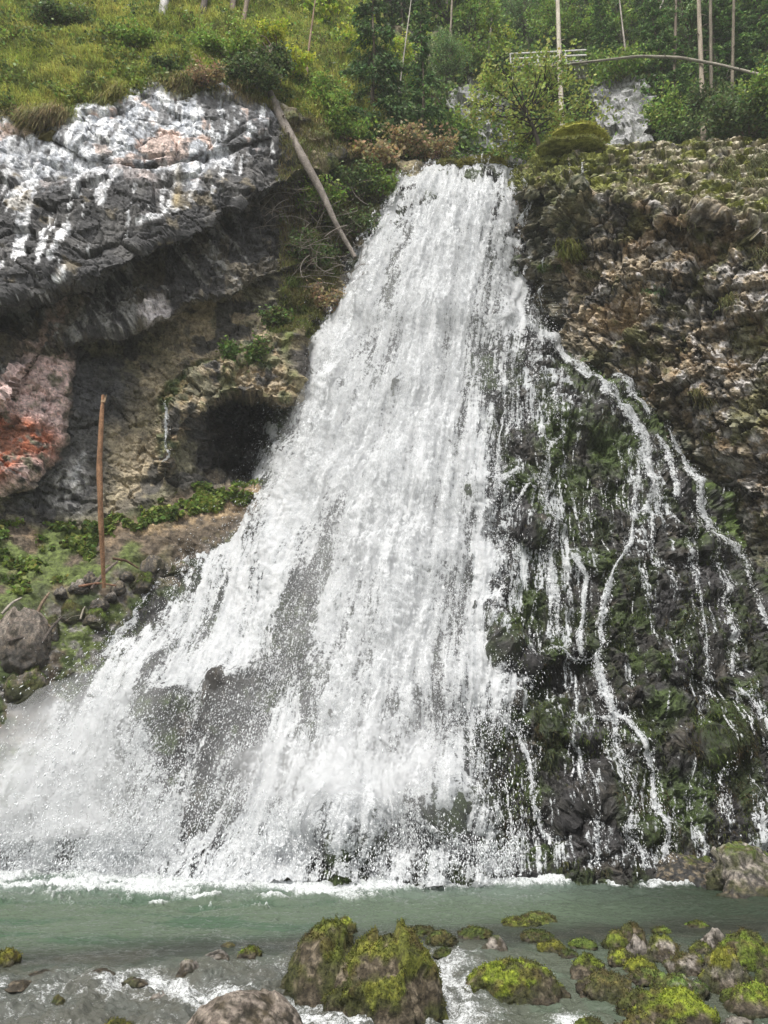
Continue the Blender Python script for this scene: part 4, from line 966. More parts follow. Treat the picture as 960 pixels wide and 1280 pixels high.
# ------------------------------------------------------------------ boulders in the stream
def ico(n):
    import bmesh
    bm = bmesh.new(); bmesh.ops.create_icosphere(bm, subdivisions=n, radius=1)
    V = np.array([v.co[:] for v in bm.verts]); Fc = np.array([[v.index for v in f.verts] for f in bm.faces]); bm.free()
    return V, Fc
ICO = {k: ico(k) for k in (4, 5, 6)}
M_BOULDER = rock_mat('mossy_boulder', rough=.85, scale=11.0, vary=.6, bump=1.0, dist=.04, spec=.3, wet=True)
def boulder(px, py, w, h, label, moss=.8, kind=0, depth=None, sub=None, seed=None, name='boulder', group=None, pos=None, tilt=0, aspect=1.0, wetline=True, size=None, mosscol=(.16, .165, .022), col0=(.055, .044, .028), cat='boulder', taper=.28):
    """px, py: middle of its foot in the photo; w, h: visible size in photo pixels"""
    seed = seed if seed is not None else int(px * 7 + py * 13)
    if pos is None:
        z = float(water_z(np.array(on_level(px, py, -.1)[0]), np.array(on_level(px, py, -.1)[1])))
        p = on_level(px, py, z); z = float(water_z(np.array(p[0]), np.array(p[1]))); p = on_level(px, py, z)
    else: p = np.array(pos)
    t = math.hypot(p[1], CAM_H - p[2]) / F * (1.02)
    if size is None:
        W = w * t / 2; H = h * t
        dep = W * .85 * aspect
        H = max(H - dep * .15, .08)
    else: W, dep, H = size
    V, Fc = ICO[sub or (6 if W > .8 else 5 if W > .28 else 4)]
    rs = np.random.default_rng(seed)
    off = rs.uniform(-50, 50, 3)
    Q = V * np.array([1, dep / W, H / W]) * 1.0
    base = V / (np.abs(V) ** 2.2).sum(1, keepdims=True) ** (1 / 2.2)       # a little squarer than a ball
    fq, fe, fc_ = facet(V * 1.25 + off, seed, tilt=1.1); f2, fe2, _ = facet(V * 3.2 + off, seed + 1)
    r = 1 + .20 * vn(V * 1.1 + off, seed) + .20 * fq * (1.4 if kind == 1 else .8) + .07 * f2 + .05 * fbm(V * 4 + off, 3, seed) + .03 * ridge(V * 9 + off, 2, seed + 2)
    if kind == 2: r = 1 + .12 * vn(V * 1.1 + off, seed) + .12 * fq + .035 * f2 + .03 * fbm(V * 5 + off, 4, seed)
    B = base * r[:, None]
    B[:, 2] = B[:, 2] / max(B[:, 2].max(), .1)
    B[:, :2] /= np.abs(B[:, :2]).max(0)
    tp = 1 - taper * np.clip(B[:, 2], -.3, 1) ** 1.3 if False else 1 - taper * np.clip(B[:, 2], 0, 1) ** 1.2
    B[:, 0] *= tp; B[:, 1] *= tp
    B[:, 0] += tilt * B[:, 2]
    lowf = np.where(B[:, 2] < 0, .55, 1.0)
    S = np.stack([B[:, 0] * W, B[:, 1] * dep, B[:, 2] * H * lowf], 1)
    S = S + V * (fbm(S * 9 + off, 3, seed + 5) * .012 * min(1, W * 3))[:, None]
    nrm = V * np.array([1 / W, 1 / dep, 1 / H]); nrm /= np.linalg.norm(nrm, axis=1, keepdims=True)
    nz = nrm[:, 2] + .35 * f2 + .2 * fq
    n3 = fbm(S * 3.5 + off, 4, seed + 7); n4 = fbm(S * 14 + off, 3, seed + 8)
    c = np.zeros(S.shape); c[:] = col0
    c = mixc(c, (.16, .13, .09), sm(.0, .4, n4)); c = mixc(c, (.03, .026, .018), sm(.1, .4, n3))
    pale = {0: (.20, .17, .13), 1: (.30, .27, .24), 2: (.30, .255, .215)}[kind]
    amt = {0: .25, 1: .8, 2: .95}[kind]
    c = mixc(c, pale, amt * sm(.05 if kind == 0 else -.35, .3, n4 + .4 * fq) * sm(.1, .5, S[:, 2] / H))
    if kind == 2: c = mixc(c, (.10, .08, .065), sm(.15, .4, n4) * .8)
    mm = sm(-.12, .22, nz - (1 - moss) + n3 * .6 - .22)
    mc = np.zeros(S.shape); mc[:] = mosscol
    mc = mc * np.array([.82, .98, 1.0]); mc = mixc(mc, np.array(mosscol) * np.array([1.25, 1.4, 1.3]), sm(.05, .4, n4)); mc = mixc(mc, (.06, .065, .018), sm(.05, .4, fbm(S * 5 + off, 3, seed + 9)))
    mc = mixc(mc, (.085, .065, .025), sm(.12, .4, fbm(S * 6 + off, 3, seed + 10)) * .7)
    c = c + (mc - c) * mm[:, None]
    g = sm(.02, .35, moss) * sm(-.35, .2, n3) * (1 - mm)
    c = mixc(c, (.045, .050, .013), g * .85)
    c = c * (1 + .25 * fbm(S * 28 + off, 2, seed + 12))[:, None]
    S = S + nrm * (mm * (.018 + .02 * n4) * min(1, W * 2.5))[:, None]
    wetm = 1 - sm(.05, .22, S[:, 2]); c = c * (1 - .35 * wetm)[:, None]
    rz = rs.uniform(-.4, .4) if kind != 3 else 0
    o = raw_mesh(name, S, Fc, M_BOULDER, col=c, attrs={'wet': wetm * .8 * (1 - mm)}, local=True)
    o.location = (p[0], p[1] + dep * .55, p[2] - H * .04); o.rotation_euler = (0, 0, rz * .5)
    if moss > .3 and W > .16:
        nb_ = int(min(9000, 5200 * W * (H + dep) * moss)); pr = np.clip(mm - .15, 0, 1) * (S[:, 2] > .03) + .12 * (S[:, 2] > .03) * (g > .2); pr = pr / pr.sum()
        rsm = np.random.default_rng(seed + 77); i = rsm.choice(len(S), nb_, p=pr)
        MOSSQ.append((o, S[i] + rsm.normal(0, .012, (nb_, 3)), nrm[i], c[i] * 1.15, seed))
    return tag(o, label, cat, group)
MOSSQ = []

YG = (.17, .18, .02); DG = (.075, .085, .018); BR = (.11, .085, .03)
G1, G2 = 'mossy boulders on the right of the stream', 'mossy stones standing in the rapids'
boulder(474, 1276, 142, 98, 'largest boulder in the stream, tall, draped with yellow moss and grass over pale rock', .78, 0, mosscol=(.13, .12, .022), seed=17, aspect=.85, taper=.3)
boulder(404, 1250, 118, 80, 'dark mossy flank boulder against the left of the tall grassy one', .70, 0, mosscol=(.10, .10, .018), seed=23, aspect=.9)
boulder(432, 1168, 26, 18, 'small mossy knob stone behind the tall grassy boulder', .8, 0, seed=5)
boulder(300, 1318, 138, 60, 'bare pinkish grey boulder with a pitted top near the tall grassy one', -.6, 2, seed=31, aspect=.9, tilt=-.1)
boulder(642, 1250, 128, 38, 'long low boulder with bright lime moss along its top', .86, 0, mosscol=YG, seed=42, aspect=.6)
L = [
 (524, 1170, 44, 12, 'flat dark green stone in the water just right of the tall grassy boulder', .8, 0, DG), (551, 1184, 38, 22, 'dark green peaked stone above the small round mossy one', .7, 0, DG),
 (556, 1196, 26, 11, 'small round green stone under the dark peaked stone', .9, 0, DG), (597, 1173, 42, 14, 'flat mossy stone alone in the shallows left of the white capped stone', .85, 0, DG),
 (621, 1192, 34, 24, 'grey white capped stone with a mossy foot in midstream', .2, 1, DG), (673, 1154, 46, 14, 'olive mossy stone farthest out toward the pool', .85, 0, (.13, .135, .03)),
 (652, 1158, 50, 7, 'very flat yellow green slab awash at the pool edge', .95, 0, (.17, .17, .03)), (672, 1177, 42, 15, 'mossy stone in two humps below the flat slab', .8, 0, DG), (692, 1189, 34, 14, 'yellow mossy stone with a dark side beside the two humped one', .85, 0, (.16, .14, .02)),
 (730, 1185, 32, 10, 'pale green flat stone left of the slanting brown boulder', .9, 0, (.14, .17, .03)), (712, 1196, 22, 9, 'tiny dull green stone in the water above the long lime boulder', .8, 0, DG),
 (776, 1188, 34, 26, 'green mossy stone leaning on the left of the slanting brown boulder', .85, 0, (.13, .14, .02)), (794, 1187, 40, 34, 'slanting brown mossy boulder at the back of the pile', .75, 0, BR),
 (830, 1167, 24, 8, 'flat pale green stone at the waterline behind the pile', .95, 0, (.15, .18, .03)), (873, 1160, 26, 9, 'bright green low stone alone beyond the pile', .95, 0, (.16, .22, .02)),
 (800, 1200, 28, 34, 'upright pale grey stone wedged against the slanting brown boulder', .0, 1, DG), (836, 1204, 54, 36, 'broad mossy boulder with a pale bald left top', .6, 1, (.12, .12, .022)),
 (780, 1208, 30, 22, 'yellow green mossy stone in front of the upright pale stone', .9, 0, (.17, .17, .02)), (803, 1216, 38, 20, 'round yellow mossy stone below the pale bald topped boulder', .9, 0, (.18, .17, .02)),
 (865, 1219, 58, 28, 'wide boulder with pinkish white crown between two mossy ones', .55, 1, (.12, .12, .02)), (900, 1196, 36, 38, 'craggy white and black stone standing at the back of the pile', -.3, 1, DG),
 (880, 1195, 26, 18, 'olive stone tucked left of the craggy white one', .85, 0, (.13, .13, .02)), (945, 1212, 62, 50, 'large green boulder at the right bank with a dark hollow side', .8, 0, (.13, .15, .02)),
 (914, 1240, 58, 56, 'big boulder with yellow crown and white left shoulder in the middle of the pile', .62, 1, (.16, .14, .02)), (740, 1225, 44, 32, 'mossy stone left of the little cascade, yellow top and dark foot', .72, 0, (.15, .16, .02)),
 (764, 1252, 66, 38, 'large brown furry looking boulder right of the little cascade', .62, 0, BR), (812, 1230, 46, 18, 'low olive green stone behind the greenish grey slab', .9, 0, (.10, .11, .025)),
 (853, 1252, 76, 34, 'greenish grey slab stone with lichen, centre of the pile', .45, 1, (.12, .16, .035)), (890, 1213, 20, 18, 'brown stone squeezed between the pinkish crown and the big yellow one', .6, 0, BR),
 (855, 1288, 96, 50, 'big lime yellow mossy boulder at the very front of the pile', .95, 0, YG), (806, 1275, 54, 36, 'dull green boulder left of the big lime yellow one', .85, 0, (.10, .105, .025)), (803, 1300, 52, 30, 'yellow brown mossy stone in front of the dull green boulder', .8, 0, (.15, .13, .03)),
 (848, 1300, 36, 24, 'small dark mossy stone at the foot of the big lime one', .8, 0, DG), (925, 1255, 36, 18, 'small mossy stone in the gap before the big yellow crowned boulder', .8, 0, (.11, .12, .02)), (952, 1270, 60, 36, 'lime green boulder with a white scar at the right bank', .85, 0, (.17, .19, .025)),
 (930, 1286, 36, 14, 'flat reddish grey stone by the lime green scarred boulder', .0, 1, DG), (740, 1290, 34, 16, 'half sunk olive stone in the dark water before the brown furry boulder', .8, 0, (.11, .12, .02)), (986, 1250, 50, 56, 'dark mossy boulder at the bank beyond the scarred one', .7, 0, DG),
 (312, 1197, 28, 14, 'lime topped stone breaking the rapids left of the dark flank boulder', .9, 0, (.16, .19, .02)), (284, 1186, 18, 6, 'thin brown green stone at the brink beside the lime topped one', .6, 0, BR),
 (2, 1206, 36, 20, 'yellow mossy stone at the brink of the pool near the left bank', .85, 0, (.17, .14, .02)), (72, 1256, 16, 12, 'little dark mossy stone in the left rapids', .8, 0, DG), (143, 1292, 34, 16, 'mossy stone with a brown rim in the left rapids', .8, 0, (.13, .11, .02)),
 (234, 1217, 26, 18, 'small dark stone with a pale shoulder in mid rapids', .1, 1, DG), (270, 1200, 30, 12, 'pale grey rock slab awash left of the lime topped stone', -.4, 1, DG), (165, 1232, 30, 10, 'yellowish stone under thin water in the left rapids', .3, 0, (.12, .11, .05)), (120, 1222, 36, 8, 'dark flat stone at the brink of the left rapids', .0, 0, BR),
 (18, 1236, 36, 10, 'tan stone under the water by the left bank', -.2, 0, DG), (200, 1250, 22, 12, 'grey lumpy stone in the white water left of the bare boulder', -.3, 1, DG), (50, 1222, 30, 7, 'low black stone near the left bank rapids', -.5, 0, DG),
]
for k, (px, py, w, h, lab, ms, kd, mc) in enumerate(L):
    boulder(px, py, w * 1.04, h * .78, lab, ms, kd, mosscol=mc, seed=100 + k, aspect=.95, group=G1 if px > 735 and py > 1150 else G2)
# dark wet rocks at the right foot of the mound
boulder(955, 1118, 130, 60, 'big brown and black slanting rock at the right edge of the pool', .25, 1, seed=401, aspect=.9, col0=(.05, .045, .04), mosscol=DG)
boulder(880, 1108, 110, 40, 'low black wet rock at the foot of the mound', .05, 0, seed=402, col0=(.035, .034, .033), mosscol=DG)
boulder(850, 1106, 28, 12, 'small black rock at the waterline left of the low wet rock', .0, 0, seed=403, col0=(.035, .034, .033), mosscol=DG)
# ------------------------------------------------------------------ vegetation
rng = np.random.default_rng(11)
M_NEEDLE = leaf_mat('needles', trans=.4, rough=.7)
M_GRASS = leaf_mat('grass_blades', trans=.35, rough=.6)
M_TWIG = rock_mat('twigs', rough=.9, scale=14, vary=.3, bump=.3, dist=.01, spec=.2)

def tube(pts, rad, ns=7, cap=True):
    """verts / quad faces of a tapered tube along points"""
    P = np.asarray(pts, float); n = len(P); rad = np.broadcast_to(rad, n)
    T = np.gradient(P, axis=0); T /= np.linalg.norm(T, axis=1, keepdims=True) + 1e-9
    ref = np.array([0.3, 1, .1]) if abs(T[0, 2]) > .6 else np.array([0, 0, 1.])
    A = np.cross(T, ref); A /= np.linalg.norm(A, axis=1, keepdims=True) + 1e-9; B = np.cross(T, A)
    an = np.linspace(0, 2 * math.pi, ns, endpoint=False)
    V = P[:, None] + rad[:, None, None] * (A[:, None] * np.cos(an)[None, :, None] + B[:, None] * np.sin(an)[None, :, None])
    i = np.arange(n - 1)[:, None] * ns; j = np.arange(ns)[None]; k = (j + 1) % ns
    Fc = np.stack([i + j, i + k, i + ns + k, i + ns + j], -1).reshape(-1, 4)
    V = V.reshape(-1, 3)
    return V, Fc
class Geo:
    def __init__(s): s.V = []; s.F = []; s.C = []; s.n = 0
    def add(s, V, Fc, c):
        V = np.asarray(V, float).reshape(-1, 3); s.V.append(V); s.F.append(np.asarray(Fc) + s.n); s.n += len(V)
        c = np.asarray(c, float); s.C.append(np.broadcast_to(c, V.shape) if c.ndim == 1 else c)
    def tube(s, pts, rad, c=(.1, .08, .06), ns=7):
        V, Fc = tube(pts, rad, ns)
        if ns > 5: c = np.array(c)[None] * np.clip(1 + .45 * fbm(V * np.array([9, 9, 2.2]), 3, 77) + .25 * vn(V * 14, 78), .35, 1.7)[:, None]
        s.add(V, Fc, c)
    def build(s, name, mat, parent=None, **k): return raw_mesh(name, np.concatenate(s.V), np.concatenate(s.F), mat, parent=parent, col=np.concatenate(s.C), **k)

LB_ = 2.7
def leaves(C, size, col, var=.35, flat=.0, rs=rng, elong=1.6, droop=None):
    """one small pointed quad per leaf at centres C"""
    n = len(C)
    a = rs.normal(size=(n, 3)); a[:, 2] *= .6
    if droop is not None: a = a * .55 + droop
    a /= np.linalg.norm(a, axis=1, keepdims=True)
    b = rs.normal(size=(n, 3)); b -= a * (a * b).sum(1, keepdims=True); b /= np.linalg.norm(b, axis=1, keepdims=True)
    s = np.broadcast_to(size, n)[:, None] * rs.uniform(.6, 1.35, (n, 1))
    V = np.stack([C - a * s * elong * .5, C + b * s * .5, C + a * s * elong * .5, C - b * s * .5], 1)
    c = np.clip(np.broadcast_to(col, (n, 3)) * LB_ * np.clip(1 + var * rs.normal(size=(n, 1)), .3, 2) * (1 + .12 * rs.normal(size=(n, 3))), .004, .6)
    return V.reshape(-1, 3), np.arange(n * 4).reshape(n, 4), np.repeat(c, 4, 0)

def spruce(h=14., r=2.6, seed=0, dens=1.0, bare=.12, col=(.030, .055, .018), tip=(.06, .10, .03), trunk_r=.16, lean=0, droopy=.5, nb=None, leafsize=.13):
    rs = np.random.default_rng(seed)
    tr = Geo()
    z = np.linspace(0, h, 24); tx = lean * (z / h) ** 1.5 * h + .05 * np.sin(z * .8 + seed); ty = .05 * np.cos(z * .7)
    rad = trunk_r * (1 - z / h * .93)
    sp = np.stack([tx, ty, z], 1)
    tr.tube(sp, rad, (.13, .105, .08), 9)
    cr = Geo(); LV = []
    nb = nb or int(h * 9 * dens)
    for k in range(nb):
        f = bare + (1 - bare) * (k + rs.uniform(0, 1)) / nb
        L = r * (1 - f) ** .75 * rs.uniform(.55, 1.1) + .15
        a = rs.uniform(0, 2 * math.pi)
        p0 = np.array([np.interp(f * h, z, tx), 0, f * h])
        t = np.linspace(0, 1, 6)
        dz = .10 * L * t - droopy * L * t ** 1.6 + .25 * L * t ** 4 * droopy
        br = p0 + np.stack([np.cos(a) * L * t, np.sin(a) * L * t, dz], 1)
        tr.tube(br, .022 * (1 - t * .8) * (1 + L * .3), (.10, .08, .065), 4)
        m = int(L * 62 * dens) + 6
        u = rs.uniform(.12, 1, m) ** .8
        side = rs.normal(0, 1, m) * .22 * L * (1.1 - u)
        q = np.stack([np.interp(u, t, br[:, i]) for i in range(3)], 1)
        q[:, 0] += -np.sin(a) * side; q[:, 1] += np.cos(a) * side; q[:, 2] -= np.abs(rs.normal(0, .10, m)) * (1 + droopy) + np.abs(side) * .25
        LV.append((q, np.array([math.cos(a), math.sin(a), -.55 - droopy]), mixc(np.broadcast_to(np.array(col), (m, 3)).copy(), tip, sm(.45, 1, u) * rs.uniform(0, 1, m))))
    C = np.concatenate([x[0] for x in LV]); dr = np.concatenate([np.broadcast_to(x[1], x[0].shape) for x in LV]); cc = np.concatenate([x[2] for x in LV])
    cr.add(*leaves(C, leafsize, cc, .3, rs=rs, elong=2.3, droop=dr))
    return tr, cr

def broadleaf(h=9., r=3., seed=0, n=5200, col=(.07, .11, .025), hi=(.13, .18, .04), leaf=.16, trunk_r=.13, clumps=26, lean=0, shape=(1, 1, .85), start=.35, bark=(.10, .085, .07), spread=.85):
    rs = np.random.default_rng(seed)
    tr = Geo(); cr = Geo()
    z = np.linspace(0, h * .8, 14); tx = lean * z + .12 * np.sin(z * .9 + seed); ty = .1 * np.cos(z * 1.1 + seed)
    tr.tube(np.stack([tx, ty, z], 1), trunk_r * (1 - z / h * .85), bark, 8)
    for k in range(clumps):
        f = rs.uniform(start, 1.0)
        a = rs.uniform(0, 2 * math.pi)
        rr = r * math.sin(math.pi * (.18 + .75 * (f - start) / (1 - start))) ** .7 * rs.uniform(.45, 1.05)
        e = np.array([np.interp(f * h, z, tx) + math.cos(a) * rr * shape[0], math.sin(a) * rr * shape[1], f * h])
        s0 = np.array([np.interp(f * h * .62, z, tx), np.interp(f * h * .62, z, ty), f * h * .62])
        t = np.linspace(0, 1, 7)[:, None]
        mid = (s0 + e) / 2 + rs.normal(0, .18, 3) * r * .4
        br = s0 * (1 - t) ** 2 + 2 * mid * t * (1 - t) + e * t ** 2
        tr.tube(br, .05 * (1 - t[:, 0] * .85) * trunk_r / .13, bark, 5)
        m = int(n / clumps * rs.uniform(.6, 1.4)); sg = r * spread * rs.uniform(.14, .30)
        nt_ = 6
        for q in range(nt_):
            tip = e + rs.normal(0, sg, 3) * np.array([1, 1, .6])
            tr.tube(np.stack([br[4], (br[5] + tip) / 2, tip]), [.016, .011, .005], bark, 4)
            C = tip + rs.normal(0, sg * .42, (m // nt_ + 1, 3)) * np.array([1, 1, .55])
            cl = mixc(np.broadcast_to(np.array(col), C.shape).copy(), hi, np.full(len(C), rs.uniform(0, 1)))
            cr.add(*leaves(C, leaf, cl, .25, rs=rs, elong=1.35))
    return tr, cr

def place(tr, cr, name, label, cat, loc, group=None, rz=0, sc=1.0, crown='crown', trunk='trunk'):
    e = empty(name, (0, 0, 0), label, cat, group)
    a = tr.build(trunk, M_BARK, e, local=True)
    if cr: b_ = cr.build(crown, M_NEEDLE if name in ('spruce', 'larch') else M_LEAF, e, local=True)
    e.location = tuple(loc); e.rotation_euler = (0, 0, rz); e.scale = (sc,) * 3
    return e
def dup(root, loc, label, rz=0, sc=1.0, group=None):
    r = root.copy(); COL.objects.link(r); r.location = tuple(loc); r.rotation_euler = (0, 0, rz); r.scale = (sc,) * 3
    r['label'] = label
    if group: r['group'] = group
    for ch in list(root.children):
        c_ = ch.copy(); COL.objects.link(c_); c_.parent = r
        if 'label' in c_: del c_['label']
    return r

def foot(px, py, hill=True, dy=0):
    p = (hill_at if hill else slope_at)(float(px), float(py)); return np.array([p[0], p[1] + dy, p[2] - .15])

FG = 'trees of the forest behind the waterfall'
# kinds first, copies afterwards
s1t = place(*spruce(16, 3.3, 1, .75, droopy=.75, col=(.028, .05, .016), tip=(.05, .085, .025)), 'spruce', 'dark drooping spruce standing alone above the left lip of the waterfall', 'spruce tree', foot(470, 212), FG)
s2t = place(*spruce(17, 2.9, 2, .9, bare=.05, col=(.035, .065, .018), tip=(.075, .12, .03)), 'spruce', 'large green spruce with heavy boughs in the forest on the far right', 'spruce tree', foot(905, 120), FG)
s3t = place(*spruce(13, 1.7, 3, .55, bare=.22, droopy=.35, trunk_r=.09), 'spruce', 'thin sparse spruce with visible grey trunk just behind the lip of the waterfall', 'spruce tree', foot(531, 212) + np.array([0, -.3, 0]), FG)
b1t = place(*broadleaf(9, 3.2, 11, 6500, leaf=.17), 'broadleaf_tree', 'rounded green tree on the slope left of the footbridge', 'tree', foot(590, 95), FG)
b2t = place(*broadleaf(10, 3.4, 12, 6000, col=(.05, .08, .03), hi=(.09, .13, .05), leaf=.15), 'broadleaf_tree', 'grey green tree leaning over the footbridge from above', 'tree', foot(745, 62, dy=1.0), FG)
b3t = place(*broadleaf(8, 2.6, 13, 4600, col=(.10, .15, .02), hi=(.20, .25, .03), leaf=.18), 'broadleaf_tree', 'bright yellow green young tree behind the grassy brow', 'tree', foot(395, 120), FG)
K = {'s1': s1t, 's2': s2t, 's3': s3t, 'b1': b1t, 'b2': b2t, 'b3': b3t}
for k, (kind, px, py, sc, lab) in enumerate([
 ('s2', 835, 150, .8, 'mid green spruce behind the bent pole, right of the pale rock'), ('s1', 860, 60, 1.1, 'dark spruce behind the pair of bare trunks'), ('s2', 960, 70, 1.0, 'spruce at the top of the right forest edge'), ('s1', 790, 40, 1.0, 'dark spruce above the pale rock face'),
 ('s2', 1010, 150, 1.0, 'spruce beyond the grey boulder on the ledge'), ('s3', 925, 30, 1.1, 'thin spruce in the upper right forest'), ('s1', 930, 120, .7, 'small dark spruce close to the ledge on the right'), ('b2', 690, 20, 1.0, 'grey green tree above the footbridge with pale twigs'),
 ('b1', 640, 30, 1.1, 'green tree high behind the pale pole'), ('b1', 560, 60, 1.0, 'green tree above the misty gully'), ('s3', 505, 60, 1.2, 'sparse spruce with a pale stem behind the lone dark spruce'), ('s1', 440, 70, 1.0, 'dark spruce behind the wooden steps'),
 ('b3', 440, 150, .8, 'small yellow green tree beside the wooden steps'), ('b1', 400, 30, 1.2, 'green tree at the top behind the young bright one'), ('s2', 350, 20, 1.0, 'spruce behind the grassy brow on the left'), ('s1', 600, -20, 1.2, 'tall dark spruce at the forest top centre'),
 ('b2', 520, 0, 1.2, 'grey green tree at the forest top above the sparse spruce'), ('s1', 720, -40, 1.2, 'tall dark spruce above the grey green tree'), ('b1', 840, -30, 1.2, 'green tree at the top of the right forest'), ('s2', 470, -50, 1.2, 'spruce at the forest top behind the lone spruce'),
 ('b3', 610, 100, .7, 'small light green tree over the grey rock left of the gully'), ('b2', 660, 60, .7, 'small grey green tree at the left end of the footbridge'), ('s1', 300, -60, 1.1, 'dark spruce high on the grassy brow'), ('b1', 780, 70, .8, 'bushy green tree right above the pale rock'),
 ('b2', 870, 100, .8, 'grey bushy tree between the bare trunks and the bent pole'), ('b1', 700, 80, .75, 'green tree just right of the pale pole'), ('b2', 560, 120, .55, 'little grey green tree on the misty rock left of the gully'), ('b3', 500, 130, .6, 'little light tree right of the lone dark spruce'),
 ('s2', 760, 95, .55, 'young spruce sapling on top of the pale rock'), ('s1', 815, 95, .6, 'young dark spruce at the right end of the pale rock'), ('b1', 1000, 60, 1.0, 'green tree at the right end of the forest'), ('s1', 200, -150, 1.2, 'dark spruce far up behind the birch trunk'), ('b1', 100, -170, 1.2, 'green tree far up behind the left grass slope'),
]):
    dup(K[kind], foot(px, py), lab, rz=k * 1.7, sc=sc, group=FG)

# bare stems
def stem(name, pts, rad, label, cat, c=(.28, .25, .21), ns=9, group=None, twigs=0, seed=0, cat_part=None, mat=None, bumps=.1):
    P = np.array(pts, float); n = max(12, int(len(P) * 8))
    t = np.linspace(0, 1, len(P)); tt = np.linspace(0, 1, n)
    Q = np.stack([np.interp(tt, t, P[:, i]) for i in range(3)], 1)
    for _ in range(3): Q[1:-1] = (Q[:-2] + Q[1:-1] * 2 + Q[2:]) / 4
    rad = np.interp(tt, np.linspace(0, 1, len(rad)), rad)
    rad = rad * (1 + bumps * vn(np.stack([tt * 9, tt * 0 + seed, tt * 0], 1), 3))
    g = Geo(); g.tube(Q, rad, c, ns)
    rs = np.random.default_rng(seed)
    for k in range(twigs):
        i = rs.integers(2, n - 1); d = rs.normal(size=3); d[2] = -abs(d[2]) * .4; d /= np.linalg.norm(d); L = rs.uniform(.2, .7)
        g.tube(np.stack([Q[i], Q[i] + d * L * .6, Q[i] + d * L + [0, 0, -.1]]), [rad[i] * .3, rad[i] * .2, .004], c, 4)
    org = Q[-1] if Q[-1][2] < Q[0][2] else Q[0]
    e = g.build(name, mat or M_BARK, org=tuple(org))
    return tag(e, label, cat, group)
T = lambda x, y, d: at(x, y, d)
stem('bare_trunk', [T(705, 205, 33), T(701, 120, 33.4), T(697, 0, 34), T(695, -80, 34.3)], [.17, .14, .12, .10], 'tall straight pale trunk without branches rising beside the small curly tree', 'tree trunk', (.42, .38, .31), seed=1, twigs=6)
stem('bare_trunk', [T(880, 190, 34.5), T(878, 120, 34.8), T(874, 20, 35.2), T(872, -60, 35.5)], [.17, .15, .13, .1], 'brown grey conifer trunk standing behind the right end of the mossy ledge', 'tree trunk', (.27, .23, .18), seed=2, twigs=10)
stem('bare_trunk', [T(890, 190, 36.5), T(889, 100, 36.8), T(888, 0, 37.2)], [.13, .12, .1], 'darker trunk close behind the brown grey one', 'tree trunk', (.15, .13, .10), seed=3, twigs=6)
stem('bare_trunk', [T(199, 52, 28.4), T(203, 20, 28.8), T(209, -20, 29.4), T(214, -80, 30)], [.30, .25, .22, .2], 'thick pale grey trunk rooted on the grassy brow', 'tree trunk', (.42, .41, .39), seed=4)
stem('bare_trunk', [T(249, 46, 29.6), T(254, 15, 30), T(260, -30, 30.6)], [.22, .18, .16], 'dark brown trunk right of the thick pale grey one', 'tree trunk', (.10, .085, .07), seed=5)
stem('bare_trunk', [T(288, 52, 31.0), T(291, 10, 31.5), T(294, -30, 32)], [.20, .17, .15], 'mid brown trunk, left one of the close pair on the brow', 'tree trunk', (.16, .13, .10), seed=6)
stem('bare_trunk', [T(300, 58, 30.0), T(305, 25, 30.5), T(312, -20, 31)], [.16, .14, .12], 'tilted brown trunk, right one of the close pair on the brow', 'tree trunk', (.20, .16, .12), seed=7)
stem('bare_trunk', [T(152, 6, 30.5), T(153, -20, 31)], [.16, .14], 'short piece of pale trunk at the far top of the grass slope', 'tree trunk', (.36, .34, .31), seed=8)
for k, (a_, b_, d_, r_, cc, lab) in enumerate([((498, 120), (514, 0), 33.5, .05, (.40, .37, .32), 'slim pale leaning trunk between the dark spruce and the sparse one'), ((560, 110), (566, -20), 40, .10, (.22, .19, .15), 'brown trunk among the trees left of the footbridge'), ((608, 90), (618, -10), 42, .09, (.30, .27, .22), 'thin grey trunk above the left end of the footbridge'),
  ((800, 70), (842, -30), 41, .07, (.34, .31, .27), 'slanting pale thin trunk above the bent pole'), ((782, 66), (772, -20), 41, .07, (.30, .27, .24), 'thin forked looking grey trunk above the pale rock'), ((915, 120), (918, -30), 37, .12, (.14, .12, .09), 'dark trunk right of the brown grey pair'), ((842, 130), (846, -30), 38.5, .11, (.16, .13, .10), 'dark straight trunk left of the brown grey pair'), ((430, 110), (424, -20), 37, .10, (.15, .13, .10), 'dark trunk behind the wooden steps')]):
    stem('bare_trunk', [T(*a_, d_), T((a_[0] + b_[0]) / 2, (a_[1] + b_[1]) / 2, d_ + .4), T(*b_, d_ + .8)], [r_, r_ * .85, r_ * .65], lab, 'tree trunk', cc, seed=30 + k, twigs=8)
stem('sapling_trunk', [T(378, 162, 29.6), T(381, 120, 29.9), T(386, 60, 30.3), T(394, 0, 30.8)], [.10, .085, .06, .03], 'thin reddish brown leaning sapling trunk above the fallen log', 'sapling', (.24, .17, .12), seed=9, twigs=16)
stem('bent_pole', [T(640, 82, 40.2), T(690, 83, 39.5), T(740, 77, 38.5), T(800, 70, 37), T(850, 72, 35.5), T(900, 81, 34), T(960, 96, 32), T(1030, 118, 30)], [.05, .07, .08, .085, .09, .09, .10, .11], 'long slender bare trunk bent in an arch from the footbridge over the pale rock', 'fallen trunk', (.24, .22, .18), seed=10, twigs=14)
stem('fallen_log', [T(338, 116, 28.0), T(352, 150, 27.9), T(380, 200, 27.8), T(402, 240, 28.0), T(420, 280, 28.1), T(444, 322, 28.2)], [.15, .22, .20, .17, .12, .10], 'grey fallen log leaning down the bank beside the dead branches', 'log', (.24, .21, .185), seed=12, twigs=7)
